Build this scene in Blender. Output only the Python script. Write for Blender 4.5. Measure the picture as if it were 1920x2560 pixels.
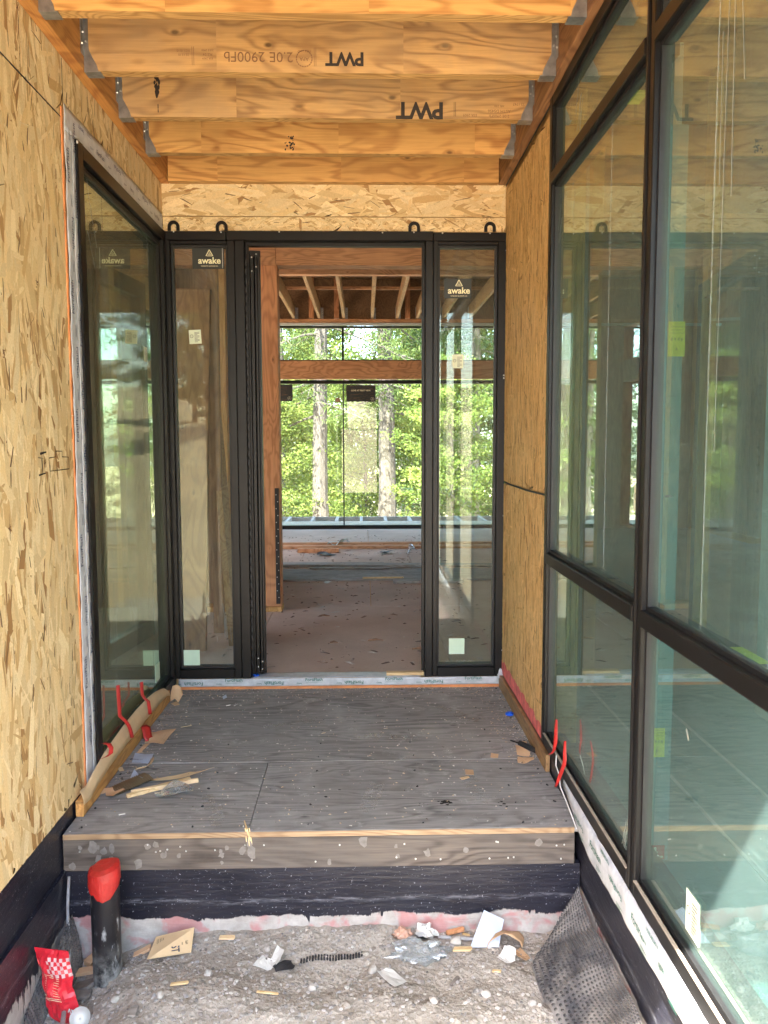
import bpy, bmesh, math, random
import numpy as np
from mathutils import Vector, Matrix, noise
random.seed(7); RNG = np.random.default_rng(7)
S = bpy.context.scene
COL = S.collection
for o in list(bpy.data.objects): bpy.data.objects.remove(o)

# ---------------------------------------------------------------- camera, sky, sun, exposure
cd = bpy.data.cameras.new('camera'); cam = bpy.data.objects.new('camera', cd); COL.objects.link(cam)
YAW, PITCH, ROLL, CH = 0.02431, -0.08664, -0.0028, 1.32422
F_ = Vector((math.sin(YAW)*math.cos(PITCH), math.cos(YAW)*math.cos(PITCH), math.sin(PITCH)))
R0 = Vector((math.cos(YAW), -math.sin(YAW), 0)); U0 = R0.cross(F_)
R_ = R0*math.cos(ROLL)+U0*math.sin(ROLL); U_ = -R0*math.sin(ROLL)+U0*math.cos(ROLL)
m = Matrix((R_, U_, -F_)).transposed().to_4x4(); m.translation = (0, -4.29, CH)
cam.matrix_world = m
cd.sensor_fit = 'VERTICAL'; cd.sensor_height = 24; cd.lens = 2022.6/2560*24
cd.clip_start = 0.05; cd.clip_end = 600
S.camera = cam

SUN_DIR = Vector((0.5, 1.0, -1.58)).normalized()          # direction the light travels
w = bpy.data.worlds.new('World'); S.world = w; w.use_nodes = True
wn = w.node_tree; wn.nodes.clear()
sky = wn.nodes.new('ShaderNodeTexSky'); sky.sky_type = 'NISHITA'; sky.sun_disc = False
sky.sun_elevation = math.asin(-SUN_DIR.z); sky.sun_rotation = math.atan2(-SUN_DIR.x, -SUN_DIR.y)
sky.air_density = 1.0; sky.dust_density = 1.6; sky.ozone_density = 1.0
bg = wn.nodes.new('ShaderNodeBackground'); bg.inputs[1].default_value = 0.15
wo = wn.nodes.new('ShaderNodeOutputWorld')
wn.links.new(sky.outputs[0], bg.inputs[0]); wn.links.new(bg.outputs[0], wo.inputs[0])
sl = bpy.data.lights.new('sun', 'SUN'); sl.energy = 5.0; sl.angle = math.radians(0.5); sl.color = (1, 0.95, 0.87)
so = bpy.data.objects.new('sun', sl); COL.objects.link(so); so.location = (-5, -9, 14)
so.rotation_euler = SUN_DIR.to_track_quat('-Z', 'Y').to_euler()
S.view_settings.view_transform = 'Standard'; S.view_settings.look = 'None'
S.view_settings.gamma = 1; S.view_settings.use_curve_mapping = False
S.view_settings.exposure = 3.95
S.cycles.max_bounces = 10; S.cycles.transparent_max_bounces = 24; S.cycles.diffuse_bounces = 5; S.cycles.glossy_bounces = 5
S.cycles.use_denoising = True
S.cycles.sample_clamp_indirect = 6

# ---------------------------------------------------------------- node helpers
class NT:
    def __init__(s, name):
        s.m = bpy.data.materials.new(name); s.m.use_nodes = True
        s.t = s.m.node_tree; s.t.nodes.clear()
        s.out = s.t.nodes.new('ShaderNodeOutputMaterial')
    def n(s, typ, ins=None, **props):
        nd = s.t.nodes.new('ShaderNode'+typ)
        for k, v in props.items(): setattr(nd, k, v)
        for k, v in (ins or {}).items():
            if isinstance(v, bpy.types.NodeSocket): s.t.links.new(v, nd.inputs[k])
            elif isinstance(v, bpy.types.Node): s.t.links.new(v.outputs[0], nd.inputs[k])
            else:
                if isinstance(v, tuple) and len(v) == 3 and nd.inputs[k].type == 'RGBA': v = v+(1,)
                nd.inputs[k].default_value = v
        return nd
    def coords(s, jitter=True):
        tc = s.n('TexCoord').outputs['Object']
        if not jitter: return tc
        oi = s.n('ObjectInfo').outputs['Random']
        v = s.n('VectorMath', {0: (31.7, 17.3, 23.1), 'Scale': oi}, operation='SCALE').outputs[0]
        return s.n('VectorMath', {0: tc, 1: v}, operation='ADD').outputs[0]
    def mapping(s, v, scale=(1, 1, 1), rot=(0, 0, 0), loc=(0, 0, 0)):
        return s.n('Mapping', {0: v, 1: loc, 2: rot, 3: scale}).outputs[0]
    def noise(s, v, scale, detail=3, rough=.55, dist=0):
        return s.n('TexNoise', {'Vector': v, 'Scale': scale, 'Detail': detail, 'Roughness': rough, 'Distortion': dist}).outputs[0]
    def vor(s, v, scale, feature='F1', out='Distance', rand=1.0):
        return s.n('TexVoronoi', {'Vector': v, 'Scale': scale, 'Randomness': rand}, feature=feature).outputs[out]
    def math(s, op, a, b=0.0, c=None, clamp=False):
        i = {0: a, 1: b}
        if c is not None: i[2] = c
        return s.n('Math', i, operation=op, use_clamp=clamp).outputs[0]
    def rng(s, v, a, b, c=0.0, d=1.0):
        return s.n('MapRange', {0: v, 1: a, 2: b, 3: c, 4: d}).outputs[0]
    def mix(s, f, a, b, blend='MIX'):
        nd = s.t.nodes.new('ShaderNodeMix'); nd.data_type = 'RGBA'; nd.blend_type = blend
        for sock, v in ((nd.inputs[0], f), (nd.inputs[6], a), (nd.inputs[7], b)):
            if isinstance(v, bpy.types.NodeSocket): s.t.links.new(v, sock)
            else: sock.default_value = (v+(1,)) if isinstance(v, tuple) and len(v) == 3 else v
        return nd.outputs[2]
    def bump(s, h, strength=.3, dist=.01):
        return s.n('Bump', {'Height': h, 'Strength': strength, 'Distance': dist}).outputs[0]
    def bsdf(s, col, rough=.6, metal=0, normal=None, **kw):
        i = {'Base Color': col, 'Roughness': rough, 'Metallic': metal}
        if normal is not None: i['Normal'] = normal
        i.update(kw)
        b = s.n('BsdfPrincipled', i)
        s.t.links.new(b.outputs[0], s.out.inputs[0]); return b

def plain(name, col, rough=.6, metal=0, var=.25, scale=14, bump=.15, bscale=60, alpha=None, spec=None):
    t = NT(name); v = t.coords()
    n = t.noise(v, scale, 4)
    dark = tuple(c*(1-var) for c in col); light = tuple(min(1, c*(1+var)) for c in col)
    c = t.mix(t.rng(n, .3, .7), dark, light)
    nb = t.bump(t.noise(v, bscale, 3), bump, .004)
    kw = {}
    if alpha is not None: kw['Alpha'] = alpha
    if spec is not None: kw['Specular IOR Level'] = spec
    t.bsdf(c, rough, metal, nb, **kw)
    return t.m

def wood(name, light, dark, axis=0, ring=34, fibre=.35, knots=True, sections=0, rough=.62, grey=None, greyamt=0, stain=None, perp=None, kdark=.28, cont=.62):
    if perp is None: perp = {0: 1, 1: 0, 2: 1}[axis]
    t = NT(name); v = t.coords()
    sec_tint = None
    if sections:
        sx = t.n('SeparateXYZ', {0: v}).outputs[axis]
        cell = t.math('FLOOR', t.math('MULTIPLY', sx, sections))
        wn_ = t.n('TexWhiteNoise', {'W': cell}, noise_dimensions='1D')
        off = t.n('VectorMath', {0: wn_.outputs['Color'], 'Scale': 9.0}, operation='SCALE').outputs[0]
        v = t.n('VectorMath', {0: v, 1: off}, operation='ADD').outputs[0]
        sec_tint = wn_.outputs['Value']
    sc = [1.0, 1.0, 1.0]; sc[axis] = .22
    vs = t.mapping(v, tuple(sc))
    n1 = t.noise(vs, 4.6, 3, .45, .6)
    if knots:
        sk = [1.0, 1.0, 1.0]; sk[axis] = .55; sk[perp] = 0.0
        kd = t.vor(t.mapping(v, tuple(sk)), 7.5)
        halo = t.rng(kd, 0.0, .28, 1.0, 0.0)
        n1 = t.math('ADD', n1, t.math('MULTIPLY', t.math('POWER', halo, 2.0), .085))
        knot = t.rng(kd, .035, .085, 1.0, 0.0)
    rings = t.math('SINE', t.math('MULTIPLY', n1, float(ring*3.4)))
    rings = t.math('POWER', t.rng(rings, -.6, 1.0), 1.6)
    sf = [150.0, 150.0, 150.0]; sf[axis] = 5.0
    fib = t.noise(t.mapping(v, tuple(sf)), 1.0, 3, .6)
    f = t.math('ADD', t.math('MULTIPLY', rings, cont), t.math('MULTIPLY', t.rng(fib, .35, .7), fibre), clamp=True)
    c = t.mix(f, light, dark)
    patch = t.noise(v, 2.3, 4, .6)
    c = t.mix(t.rng(patch, .45, .75, 0, .35), c, tuple(x*.5 for x in dark))
    if sec_tint is not None:
        c = t.mix(t.math('MULTIPLY', sec_tint, .38), c, tuple(x*.62 for x in light))
    if knots:
        c = t.mix(t.math('MULTIPLY', knot, .85), c, tuple(x*kdark for x in dark))
    if grey is not None:
        g = t.rng(t.noise(v, 4.0, 5, .65), .35, .65, max(0, greyamt-.35), min(1, greyamt+.3))
        c = t.mix(g, c, grey)
    if stain is not None:
        st = t.math('ADD', t.rng(t.noise(v, 11.0, 7, .75), .58, .66, 0, .45), t.rng(t.noise(v, 2.4, 6, .7), .50, .68, 0, .40), clamp=True)
        c = t.mix(st, c, stain)
    b = t.bump(t.math('ADD', t.math('MULTIPLY', rings, .4), fib), .35, .002)
    t.bsdf(c, rough, 0, b)
    return t.m

M = {}
M['joist'] = wood('joist_lvl', (.80, .45, .145), (.38, .145, .032), 0, 24, .32, True, 1.6, .55, cont=.60)
M['joist_grey'] = wood('joist_lvl_weathered', (.72, .42, .155), (.24, .105, .032), 0, 24, .32, True, 1.5, .6, (.42, .28, .15), .25, cont=.62)
M['ply_edge'] = wood('laminated_edge', (.68, .40, .14), (.36, .18, .05), 0, 60, .7, False)
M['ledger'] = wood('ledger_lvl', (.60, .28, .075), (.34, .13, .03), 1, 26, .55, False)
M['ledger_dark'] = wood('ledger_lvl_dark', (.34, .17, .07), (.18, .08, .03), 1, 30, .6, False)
M['timber'] = wood('fir_timber', (.72, .36, .17), (.46, .19, .075), 2, 30, .45, True)
M['timber_x'] = wood('fir_timber_beam', (.64, .35, .17), (.36, .17, .072), 0, 30, .45, True)
M['timber_y'] = wood('fir_rafter', (.50, .32, .15), (.32, .17, .07), 1, 30, .45, True)
M['pine'] = wood('pine_board', (.78, .47, .17), (.50, .27, .085), 2, 30, .45, False)
M['pine_y'] = wood('pine_sill', (.70, .38, .12), (.42, .19, .055), 1, 30, .5, True)
M['plinth'] = wood('plinth_board', (.42, .24, .09), (.22, .11, .04), 1, 30, .5, True, grey=(.2, .15, .11), greyamt=.3)
M['chip'] = wood('splintered_pine', (.82, .62, .34), (.62, .42, .2), 0, 40, .6, False)
M['roofdeck'] = wood('dark_plywood', (.26, .15, .07), (.14, .075, .035), 1, 26, .5, True)
M['intwall'] = wood('interior_plywood', (.42, .24, .13), (.26, .14, .08), 2, 22, .4, True)
M['greyplank'] = wood('weathered_plank', (.40, .37, .34), (.24, .215, .19), 0, 40, .6, False)
M['deckply'] = wood('weathered_deck_plywood', (.37, .352, .335), (.140, .132, .125), 0, 26, .7, True, rough=.75, grey=(.28, .266, .252), greyamt=.34, stain=(.50, .485, .465), perp=2, cont=.55)
M['riser'] = wood('weathered_rim_board', (.17, .138, .112), (.055, .042, .034), 0, 26, .6, False, rough=.75, grey=(.125, .108, .094), greyamt=.3, kdark=.6)
M['redwood'] = plain('orange_tape_edge', (.62, .23, .08), .6)
M['frame'] = plain('black_aluminium', (.0056, .0050, .0050), .42, 0, .3, 6, .03, spec=.32)
M['bead'] = plain('glazing_gasket', (.008, .008, .009), .5, 0, .2)
M['galv'] = plain('galvanised_steel', (.42, .43, .44), .42, .85, .25, 30, .08)
M['nail'] = plain('nail_heads', (.62, .62, .60), .4, .7, .1)
M['white'] = plain('white_plastic', (.62, .61, .58), .4, 0, .05)
M['ink'] = plain('dark_ink', (.035, .025, .02), .7, 0, .2)
M['ink_faint'] = plain('faded_ink', (.22, .11, .05), .7, 0, .3)
M['green_ink'] = plain('green_ink', (.02, .15, .10), .6, 0, .1)
M['blue_ink'] = plain('blue_black_ink', (.035, .05, .12), .6, 0, .1)
M['cream_ink'] = plain('cream_print', (.86, .82, .55), .6, 0, .05)
M['sticker_black'] = plain('black_sticker', (.02, .024, .022), .45, 0, .1)
M['sticker_green'] = plain('pale_green_sticker', (.60, .78, .60), .6, 0, .04)
M['sticker_cream'] = plain('cream_sticker', (.66, .72, .55), .6, 0, .08)
M['sticker_yellow'] = plain('yellow_sticker', (.86, .90, .09), .6, 0, .05)
M['sticker_red'] = plain('red_sticker', (.45, .035, .03), .5, 0, .05)
M['sticker_dim'] = plain('dim_print', (.36, .40, .10), .6, 0, .05)
M['redtape'] = plain('red_tape', (.40, .020, .016), .45, 0, .28, 20, .7, 34)
M['kraft'] = plain('kraft_paper', (.62, .40, .23), .75, 0, .14, 9, .2, 25)
M['kraft_pale'] = plain('pale_kraft_paper', (.72, .52, .30), .7, 0, .10, 9, .2, 25)
M['bluepaper'] = plain('blue_white_backing', (.46, .52, .64), .5, 0, .08)
M['bluepl'] = plain('blue_plastic', (.01, .10, .65), .35, 0, .1)
M['brown_metal'] = plain('ribbed_brown_metal', (.30, .25, .17), .35, .7, .2)
M['rubber'] = plain('black_rubber', (.018, .018, .02), .55, 0, .3)
M['concrete'] = plain('bare_concrete', (.42, .39, .36), .85, 0, .18, 12, .4, 90)
M['stickgrey'] = plain('grey_cable', (.30, .29, .29), .6, 0, .25, 30)
M['grey_shingle'] = plain('torn_grey_shingle', (.20, .17, .15), .85, 0, .3, 20)
M['orange'] = plain('orange_plastic', (.75, .16, .05), .5, 0, .1)
M['pinkspray'] = plain('pink_spray_paint', (.72, .16, .15), .8, 0, .3, 25, .4, 80)
M['housewrap'] = plain('pale_wrap', (.55, .62, .60), .6, 0, .1)
M['hole'] = plain('dark_hole', (.01, .008, .006), .9, 0, .2)

def osb_mat(name, mul=(1, 1, 1)):
    t = NT(name)
    a = t.n('Attribute', {}, attribute_name='Col').outputs['Color']
    v = t.coords(False)
    n = t.noise(v, 160, 3, .6)
    c = t.mix(t.rng(n, .3, .7, .0, .28), a, (.30*mul[0], .17*mul[1], .07*mul[2]))
    c = t.mix(t.rng(t.noise(v, 1.7, 3), .35, .7, 0, .15), c, (.66*mul[0], .47*mul[1], .22*mul[2]))
    t.bsdf(c, .62, 0, t.bump(t.noise(v, 220, 2), .25, .001))
    return t.m
M['osb'] = osb_mat('osb_strands')
def osb_flat():
    t = NT('osb_plain'); v = t.coords()
    c = None
    vv = t.mapping(v, (26, 26, 5))
    cell = t.vor(vv, 1.6, out='Color')
    h = t.n('SeparateColor', {0: cell}).outputs[0]
    c = t.mix(h, (.64, .43, .19), (.40, .23, .085))
    t.bsdf(c, .65, 0, t.bump(h, .3, .002)); return t.m
M['osb_plain'] = osb_flat()

def tape_mat():
    t = NT('white_flashing_tape'); v = t.coords()
    n = t.noise(t.mapping(v, (1, 1, 1)), 22, 4, .6, .8)
    c = t.mix(t.rng(n, .4, .7), (.50, .515, .545), (.64, .655, .685))
    t.bsdf(c, .38, 0, t.bump(n, .35, .008)); return t.m
M['tape'] = tape_mat()

def found_mat(name, edge_z, drip=.05, axis=0, pink=True):
    # black damp-proof paint over concrete; the paint ends in brushed drips at edge_z
    t = NT(name); v = t.coords(False)
    sep = t.n('SeparateXYZ', {0: v}); z = sep.outputs[2]
    sc = [60.0, 60.0, 5.0]; lowf = t.noise(v, 7.0, 3, .6)
    dn = t.noise(t.mapping(v, tuple(sc)), 1.0, 2, .7)
    gate = t.rng(t.noise(v, 3.1, 2), .50, .60); dr = t.math('MULTIPLY', t.math('MULTIPLY', t.rng(dn, .52, .68), gate), drip*.8)
    e = t.math('ADD', dr, t.math('ADD', t.math('MULTIPLY', t.math('SUBTRACT', lowf, .5), drip*1.3), t.math('MULTIPLY', t.math('SUBTRACT', t.noise(v, 45, 3, .6), .5), drip*.35)))
    d = t.math('SUBTRACT', t.math('ADD', z, e), edge_z)
    paint = t.rng(d, -.002, .002)
    speck = t.rng(t.noise(v, 130, 3, .7), .655, .72)
    ridge = t.noise(t.mapping(v, (9, 9, 60)), 1.0, 4, .65, .6)
    scuff = t.rng(t.noise(t.mapping(v, (14, 14, 40)), 1, 5, .75), .62, .78)
    blk = t.mix(t.rng(t.noise(v, 5, 4), .3, .7), (.009, .010, .018), (.022, .022, .032))
    blk = t.mix(t.math('MULTIPLY', scuff, .35), blk, (.17, .17, .20))
    wob = t.math('ADD', z, t.math('MULTIPLY', t.math('SUBTRACT', t.noise(t.mapping(v, (3, 3, 1)), 2.0, 4, .6), .5), .05))
    band = t.rng(t.math('ABSOLUTE', t.math('SUBTRACT', wob, edge_z+.055)), 0, .012, 1, 0)
    blk = t.mix(t.math('MULTIPLY', t.math('MULTIPLY', band, t.rng(t.noise(t.mapping(v, (20, 20, 160)), 1, 4, .7), .45, .62)), .6), blk, (.22, .22, .25))
    blk = t.mix(speck, blk, (.42, .42, .46))
    con = t.mix(t.rng(t.noise(v, 14, 5, .7), .3, .7), (.30, .27, .245), (.50, .47, .44))
    if pink:
        pk = t.rng(t.noise(t.mapping(v, (9, 9, 9)), 1.1, 3, .6, .5), .50, .60, 0, .7)
        con = t.mix(pk, con, (.46, .17, .165))
    c = t.mix(paint, con, blk)
    r = t.rng(paint, 0, 1, .88, .33)
    bh = t.math('ADD', t.math('MULTIPLY', ridge, .8), t.math('MULTIPLY', paint, .3))
    t.bsdf(c, r, 0, t.bump(bh, .5, .006)); return t.m
M['found_front'] = found_mat('step_foundation', -.304, .045)
M['found_left'] = found_mat('left_foundation', -.30, .09, pink=False)
M['found_right'] = found_mat('right_foundation', -.22, .04)

def dirt_mat():
    t = NT('pit_dirt'); v = t.coords(False)
    n = t.noise(v, 6, 6, .65); g = t.noise(v, 110, 4, .7)
    c = t.mix(t.rng(n, .3, .7), (.28, .245, .205), (.45, .405, .35))
    vc = t.vor(v, 75, out='Color'); h = t.n('SeparateColor', {0: vc}).outputs[0]
    c = t.mix(t.math('MULTIPLY', h, .4), c, (.31, .28, .25))
    c = t.mix(t.rng(g, .60, .72, 0, .6), c, (.58, .55, .51))
    t.bsdf(c, .92, 0, t.bump(t.math('ADD', g, t.vor(v, 75)), .8, .006)); return t.m
M['dirt'] = dirt_mat()
def yard_mat():
    t = NT('yard_soil'); v = t.coords(False)
    c = t.mix(t.rng(t.noise(v, .5, 6, .65), .3, .7), (.30, .22, .135), (.44, .34, .22))
    c = t.mix(t.rng(t.noise(v, 9, 5, .7), .55, .7, 0, .5), c, (.22, .17, .11))
    t.bsdf(c, .95, 0, t.bump(t.noise(v, 12, 5, .7), .6, .03)); return t.m
M['yard'] = yard_mat()
def floor_mat():
    t = NT('subfloor_board'); v = t.coords(False)
    c = t.mix(t.rng(t.noise(v, 1.6, 5, .65), .3, .7), (.50, .39, .31), (.66, .54, .44))
    cr = t.rng(t.noise(v, 60, 5, .75), .60, .72, 0, .55)
    c = t.mix(cr, c, (.10, .06, .045))
    sp = t.rng(t.vor(v, 34), .05, .09, .7, 0)
    c = t.mix(sp, c, (.52, .46, .40))
    t.bsdf(c, .95, 0, t.bump(t.noise(v, 90, 4), .4, .003), **{'Specular IOR Level': .15}); return t.m
M['floor'] = floor_mat()
def membrane_mat():
    t = NT('blue_green_membrane'); v = t.coords(False)
    c = t.mix(t.rng(t.noise(v, 3, 5, .7), .3, .7), (.12, .30, .33), (.19, .38, .39))
    c = t.mix(t.rng(t.noise(t.mapping(v, (1, .3, 1)), 8, 5, .7), .55, .75, 0, .5), c, (.38, .45, .42))
    t.bsdf(c, .7, 0); return t.m
M['membrane'] = membrane_mat()

def glass(name, tint=(.86, .90, .87), f0=.065, dust=.03, streak=.0, rot=-.6, rough=0.0, gcol=(.96, .97, .95), dcol=(.62, .66, .66)):
    t = NT(name)
    g = t.n('NewGeometry')
    c = t.math('ABSOLUTE', t.n('VectorMath', {0: g.outputs['Normal'], 1: g.outputs['Incoming']}, operation='DOT_PRODUCT').outputs['Value'])
    p = t.math('POWER', t.math('SUBTRACT', 1.0, c), 3.3)
    F = t.math('ADD', f0, t.math('MULTIPLY', p, 1-f0), clamp=True)
    tr = t.n('BsdfTransparent', {0: tint}); gl = t.n('BsdfGlossy', {'Color': gcol, 'Roughness': rough})
    m1 = t.n('MixShader', {0: F, 1: tr, 2: gl})
    v = t.coords(False)
    big = t.noise(v, 2.0, 3, .5)
    d = t.math('MULTIPLY', t.rng(big, .3, .75, .5, 1.3), dust)
    if streak:
        s1 = t.noise(t.mapping(v, (1, 6, 130), (rot, 0, 0)), 1.0, 3, .7)
        mask = t.rng(t.noise(v, 1.9, 2), .45, .62)
        d = t.math('ADD', d, t.math('MULTIPLY', t.math('MULTIPLY', t.rng(s1, .58, .78), mask), streak))
        s2 = t.noise(t.mapping(v, (1, 160, 2.5), (.02, 0, 0)), 1.0, 2, .6)
        d = t.math('ADD', d, t.math('MULTIPLY', t.rng(s2, .55, .9), streak*.22))
    df = t.n('BsdfDiffuse', {0: dcol})
    m2 = t.n('MixShader', {0: d, 1: m1, 2: df})
    t.t.links.new(m2.outputs[0], t.out.inputs[0]); return t.m
M['glass_side'] = glass('sidelight_glass', (.84, .88, .84), .038, .040, .07, .6, dcol=(.50, .56, .50))
M['glass_left'] = glass('left_window_glass', (.58, .66, .56), .055, .060, .06, .9, gcol=(.90, .95, .82), dcol=(.50, .56, .50))
M['glass_right'] = glass('right_window_glass', (.70, .84, .79), .10, .090, .30, .75, gcol=(.90, .96, .90), dcol=(.36, .52, .50))
M['glass_far'] = glass('far_window_glass', (.92, .98, .95), .035, .050, .02)
M['clear_film'] = glass('clear_plastic_film', (.85, .86, .88), .12, .28, 0)
M['filmline'] = plain('film_edge', (.50, .58, .56), .5, 0, .1, alpha=.22)
M['smear'] = plain('dried_smear', (.60, .63, .58), .6, 0, .1, alpha=.40)

def leaf_mat(name, a, b):
    t = NT(name)
    at = t.n('Attribute', {}, attribute_name='Col').outputs['Color']
    h = t.n('SeparateColor', {0: at}).outputs[0]
    c = t.mix(h, a, b)
    d = t.n('BsdfDiffuse', {0: c}); tr = t.n('BsdfTranslucent', {0: t.mix(.5, c, (b[0]*1.3, b[1]*1.4, b[2]*.8))})
    mx = t.n('MixShader', {0: .38, 1: d, 2: tr})
    t.t.links.new(mx.outputs[0], t.out.inputs[0]); return t.m
M['leaf_a'] = leaf_mat('fir_needles', (.035, .062, .026), (.13, .165, .055))
M['leaf_b'] = leaf_mat('bright_leaves', (.050, .085, .022), (.20, .235, .065))
M['leaf_c'] = leaf_mat('dark_needles', (.02, .045, .022), (.07, .11, .04))
M['bark'] = wood('tree_bark', (.115, .095, .08), (.04, .031, .026), 2, 60, .8, False, rough=.95)

# ---------------------------------------------------------------- object helpers
def tag(o, label=None, cat=None, group=None, kind=None):
    if label: o['label'] = label
    if cat: o['category'] = cat
    if group: o['group'] = group
    if kind: o['kind'] = kind
    return o
def thing(name, label, cat, loc=(0, 0, 0), group=None):
    o = bpy.data.objects.new(name, None); COL.objects.link(o); o.location = loc
    o.empty_display_size = .1
    return tag(o, label, cat, group)
def wloc(o):
    v = Vector((0, 0, 0))
    while o is not None: v = v+o.location; o = o.parent
    return v
def link_mesh(name, verts, faces, mat, parent=None, loc=None, smooth=False, bevel=0, cols=None, mats=None, midx=None):
    """vertices come in world space; the object's origin sits at its parent (or at loc)"""
    org = Vector(loc) if loc is not None else (wloc(parent) if parent is not None else Vector((0, 0, 0)))
    me = bpy.data.meshes.new(name)
    vv = [(v[0]-org.x, v[1]-org.y, v[2]-org.z) for v in verts]
    me.from_pydata(vv, [], faces)
    if mats:
        for x in mats: me.materials.append(x)
        if midx is not None: me.polygons.foreach_set('material_index', midx)
    elif mat: me.materials.append(mat)
    if bevel:
        bm = bmesh.new(); bm.from_mesh(me)
        bmesh.ops.recalc_face_normals(bm, faces=bm.faces)
        es = [e for e in bm.edges if e.is_manifold and e.calc_face_angle(0) > .5]
        bmesh.ops.bevel(bm, geom=es, offset=bevel, segments=1, affect='EDGES', profile=.5)
        bm.to_mesh(me); bm.free()
    if smooth: me.polygons.foreach_set('use_smooth', [True]*len(me.polygons))
    if cols is not None:
        ca = me.color_attributes.new('Col', 'FLOAT_COLOR', 'POINT')
        ca.data.foreach_set('color', np.asarray(cols, dtype=np.float32).ravel())
    me.update()
    o = bpy.data.objects.new(name, me); COL.objects.link(o)
    if parent is not None:
        o.parent = parent; o.location = org-wloc(parent)
    else: o.location = org
    return o

class MB:
    def __init__(s): s.v = []; s.f = []; s.mi = []; s.cur = 0
    def add(s, vs, fs):
        b = len(s.v); s.v += [tuple(x) for x in vs]; s.f += [tuple(b+i for i in f) for f in fs]; s.mi += [s.cur]*len(fs); return s
    def box(s, x0, x1, y0, y1, z0, z1):
        x0, x1 = sorted((x0, x1)); y0, y1 = sorted((y0, y1)); z0, z1 = sorted((z0, z1))
        return s.add([(x0, y0, z0), (x1, y0, z0), (x1, y1, z0), (x0, y1, z0), (x0, y0, z1), (x1, y0, z1), (x1, y1, z1), (x0, y1, z1)],
                     [(0, 3, 2, 1), (4, 5, 6, 7), (0, 1, 5, 4), (1, 2, 6, 5), (2, 3, 7, 6), (3, 0, 4, 7)])
    def prism(s, poly, d, off):
        """poly: 3D points of a planar outline, extruded by vector d"""
        n = len(poly); a = [tuple(Vector(p)+Vector(off)) for p in poly]; b = [tuple(Vector(p)+Vector(d)) for p in a]
        fs = [tuple(range(n)), tuple(range(2*n-1, n-1, -1))]
        fs += [(i, i+n, (i+1) % n+n, (i+1) % n) for i in range(n)]
        return s.add(a+b, fs)
    def tube(s, pts, rs, n=8, cap=True):
        pts = [Vector(p) for p in pts]
        if not hasattr(rs, '__len__'): rs = [rs]*len(pts)
        vs = []
        for i, p in enumerate(pts):
            d = (pts[min(i+1, len(pts)-1)]-pts[max(i-1, 0)]).normalized()
            a = d.orthogonal().normalized() if abs(d.z) > .9 else d.cross(Vector((0, 0, 1))).normalized()
            b = d.cross(a)
            for k in range(n):
                t = 2*math.pi*k/n
                vs.append(p+(a*math.cos(t)+b*math.sin(t))*rs[i])
        fs = []
        for i in range(len(pts)-1):
            for k in range(n):
                fs.append((i*n+k, i*n+(k+1) % n, (i+1)*n+(k+1) % n, (i+1)*n+k))
        if cap: fs += [tuple(range(n-1, -1, -1)), tuple(range((len(pts)-1)*n, len(pts)*n))]
        return s.add(vs, fs)
    def build(s, name, mat, parent=None, **k): return link_mesh(name, s.v, s.f, mat, parent, **k)

def bx(name, mat, parent, x0, x1, y0, y1, z0, z1, bevel=0, **k):
    return MB().box(x0, x1, y0, y1, z0, z1).build(name, mat, parent, bevel=bevel, **k)

_text = {}
def text(s, size, mat, parent, pos, right, up, name='lettering', center=True, bold=0.0):
    """flat lettering: mesh shared between alike pieces"""
    key = (s, mat.name, center, bold)
    if key not in _text:
        cu = bpy.data.curves.new('t', 'FONT'); cu.body = s; cu.size = 1; cu.offset = bold
        cu.resolution_u = 3
        if center: cu.align_x = 'CENTER'; cu.align_y = 'CENTER'
        ob = bpy.data.objects.new('t', cu); COL.objects.link(ob)
        dg = bpy.context.evaluated_depsgraph_get()
        me = bpy.data.meshes.new_from_object(ob.evaluated_get(dg)); me.name = 'lettering'
        bpy.data.objects.remove(ob); bpy.data.curves.remove(cu)
        me.materials.clear(); me.materials.append(mat)
        _text[key] = me
    o = bpy.data.objects.new(name, _text[key]); COL.objects.link(o)
    r = Vector(right).normalized(); u = Vector(up).normalized(); n = r.cross(u)
    o.parent = parent
    mm = Matrix((r, u, n)).transposed().to_4x4() @ Matrix.Diagonal((size, size, size, 1))
    mm.translation = Vector(pos)-wloc(parent)
    o.matrix_local = mm
    return o

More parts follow.
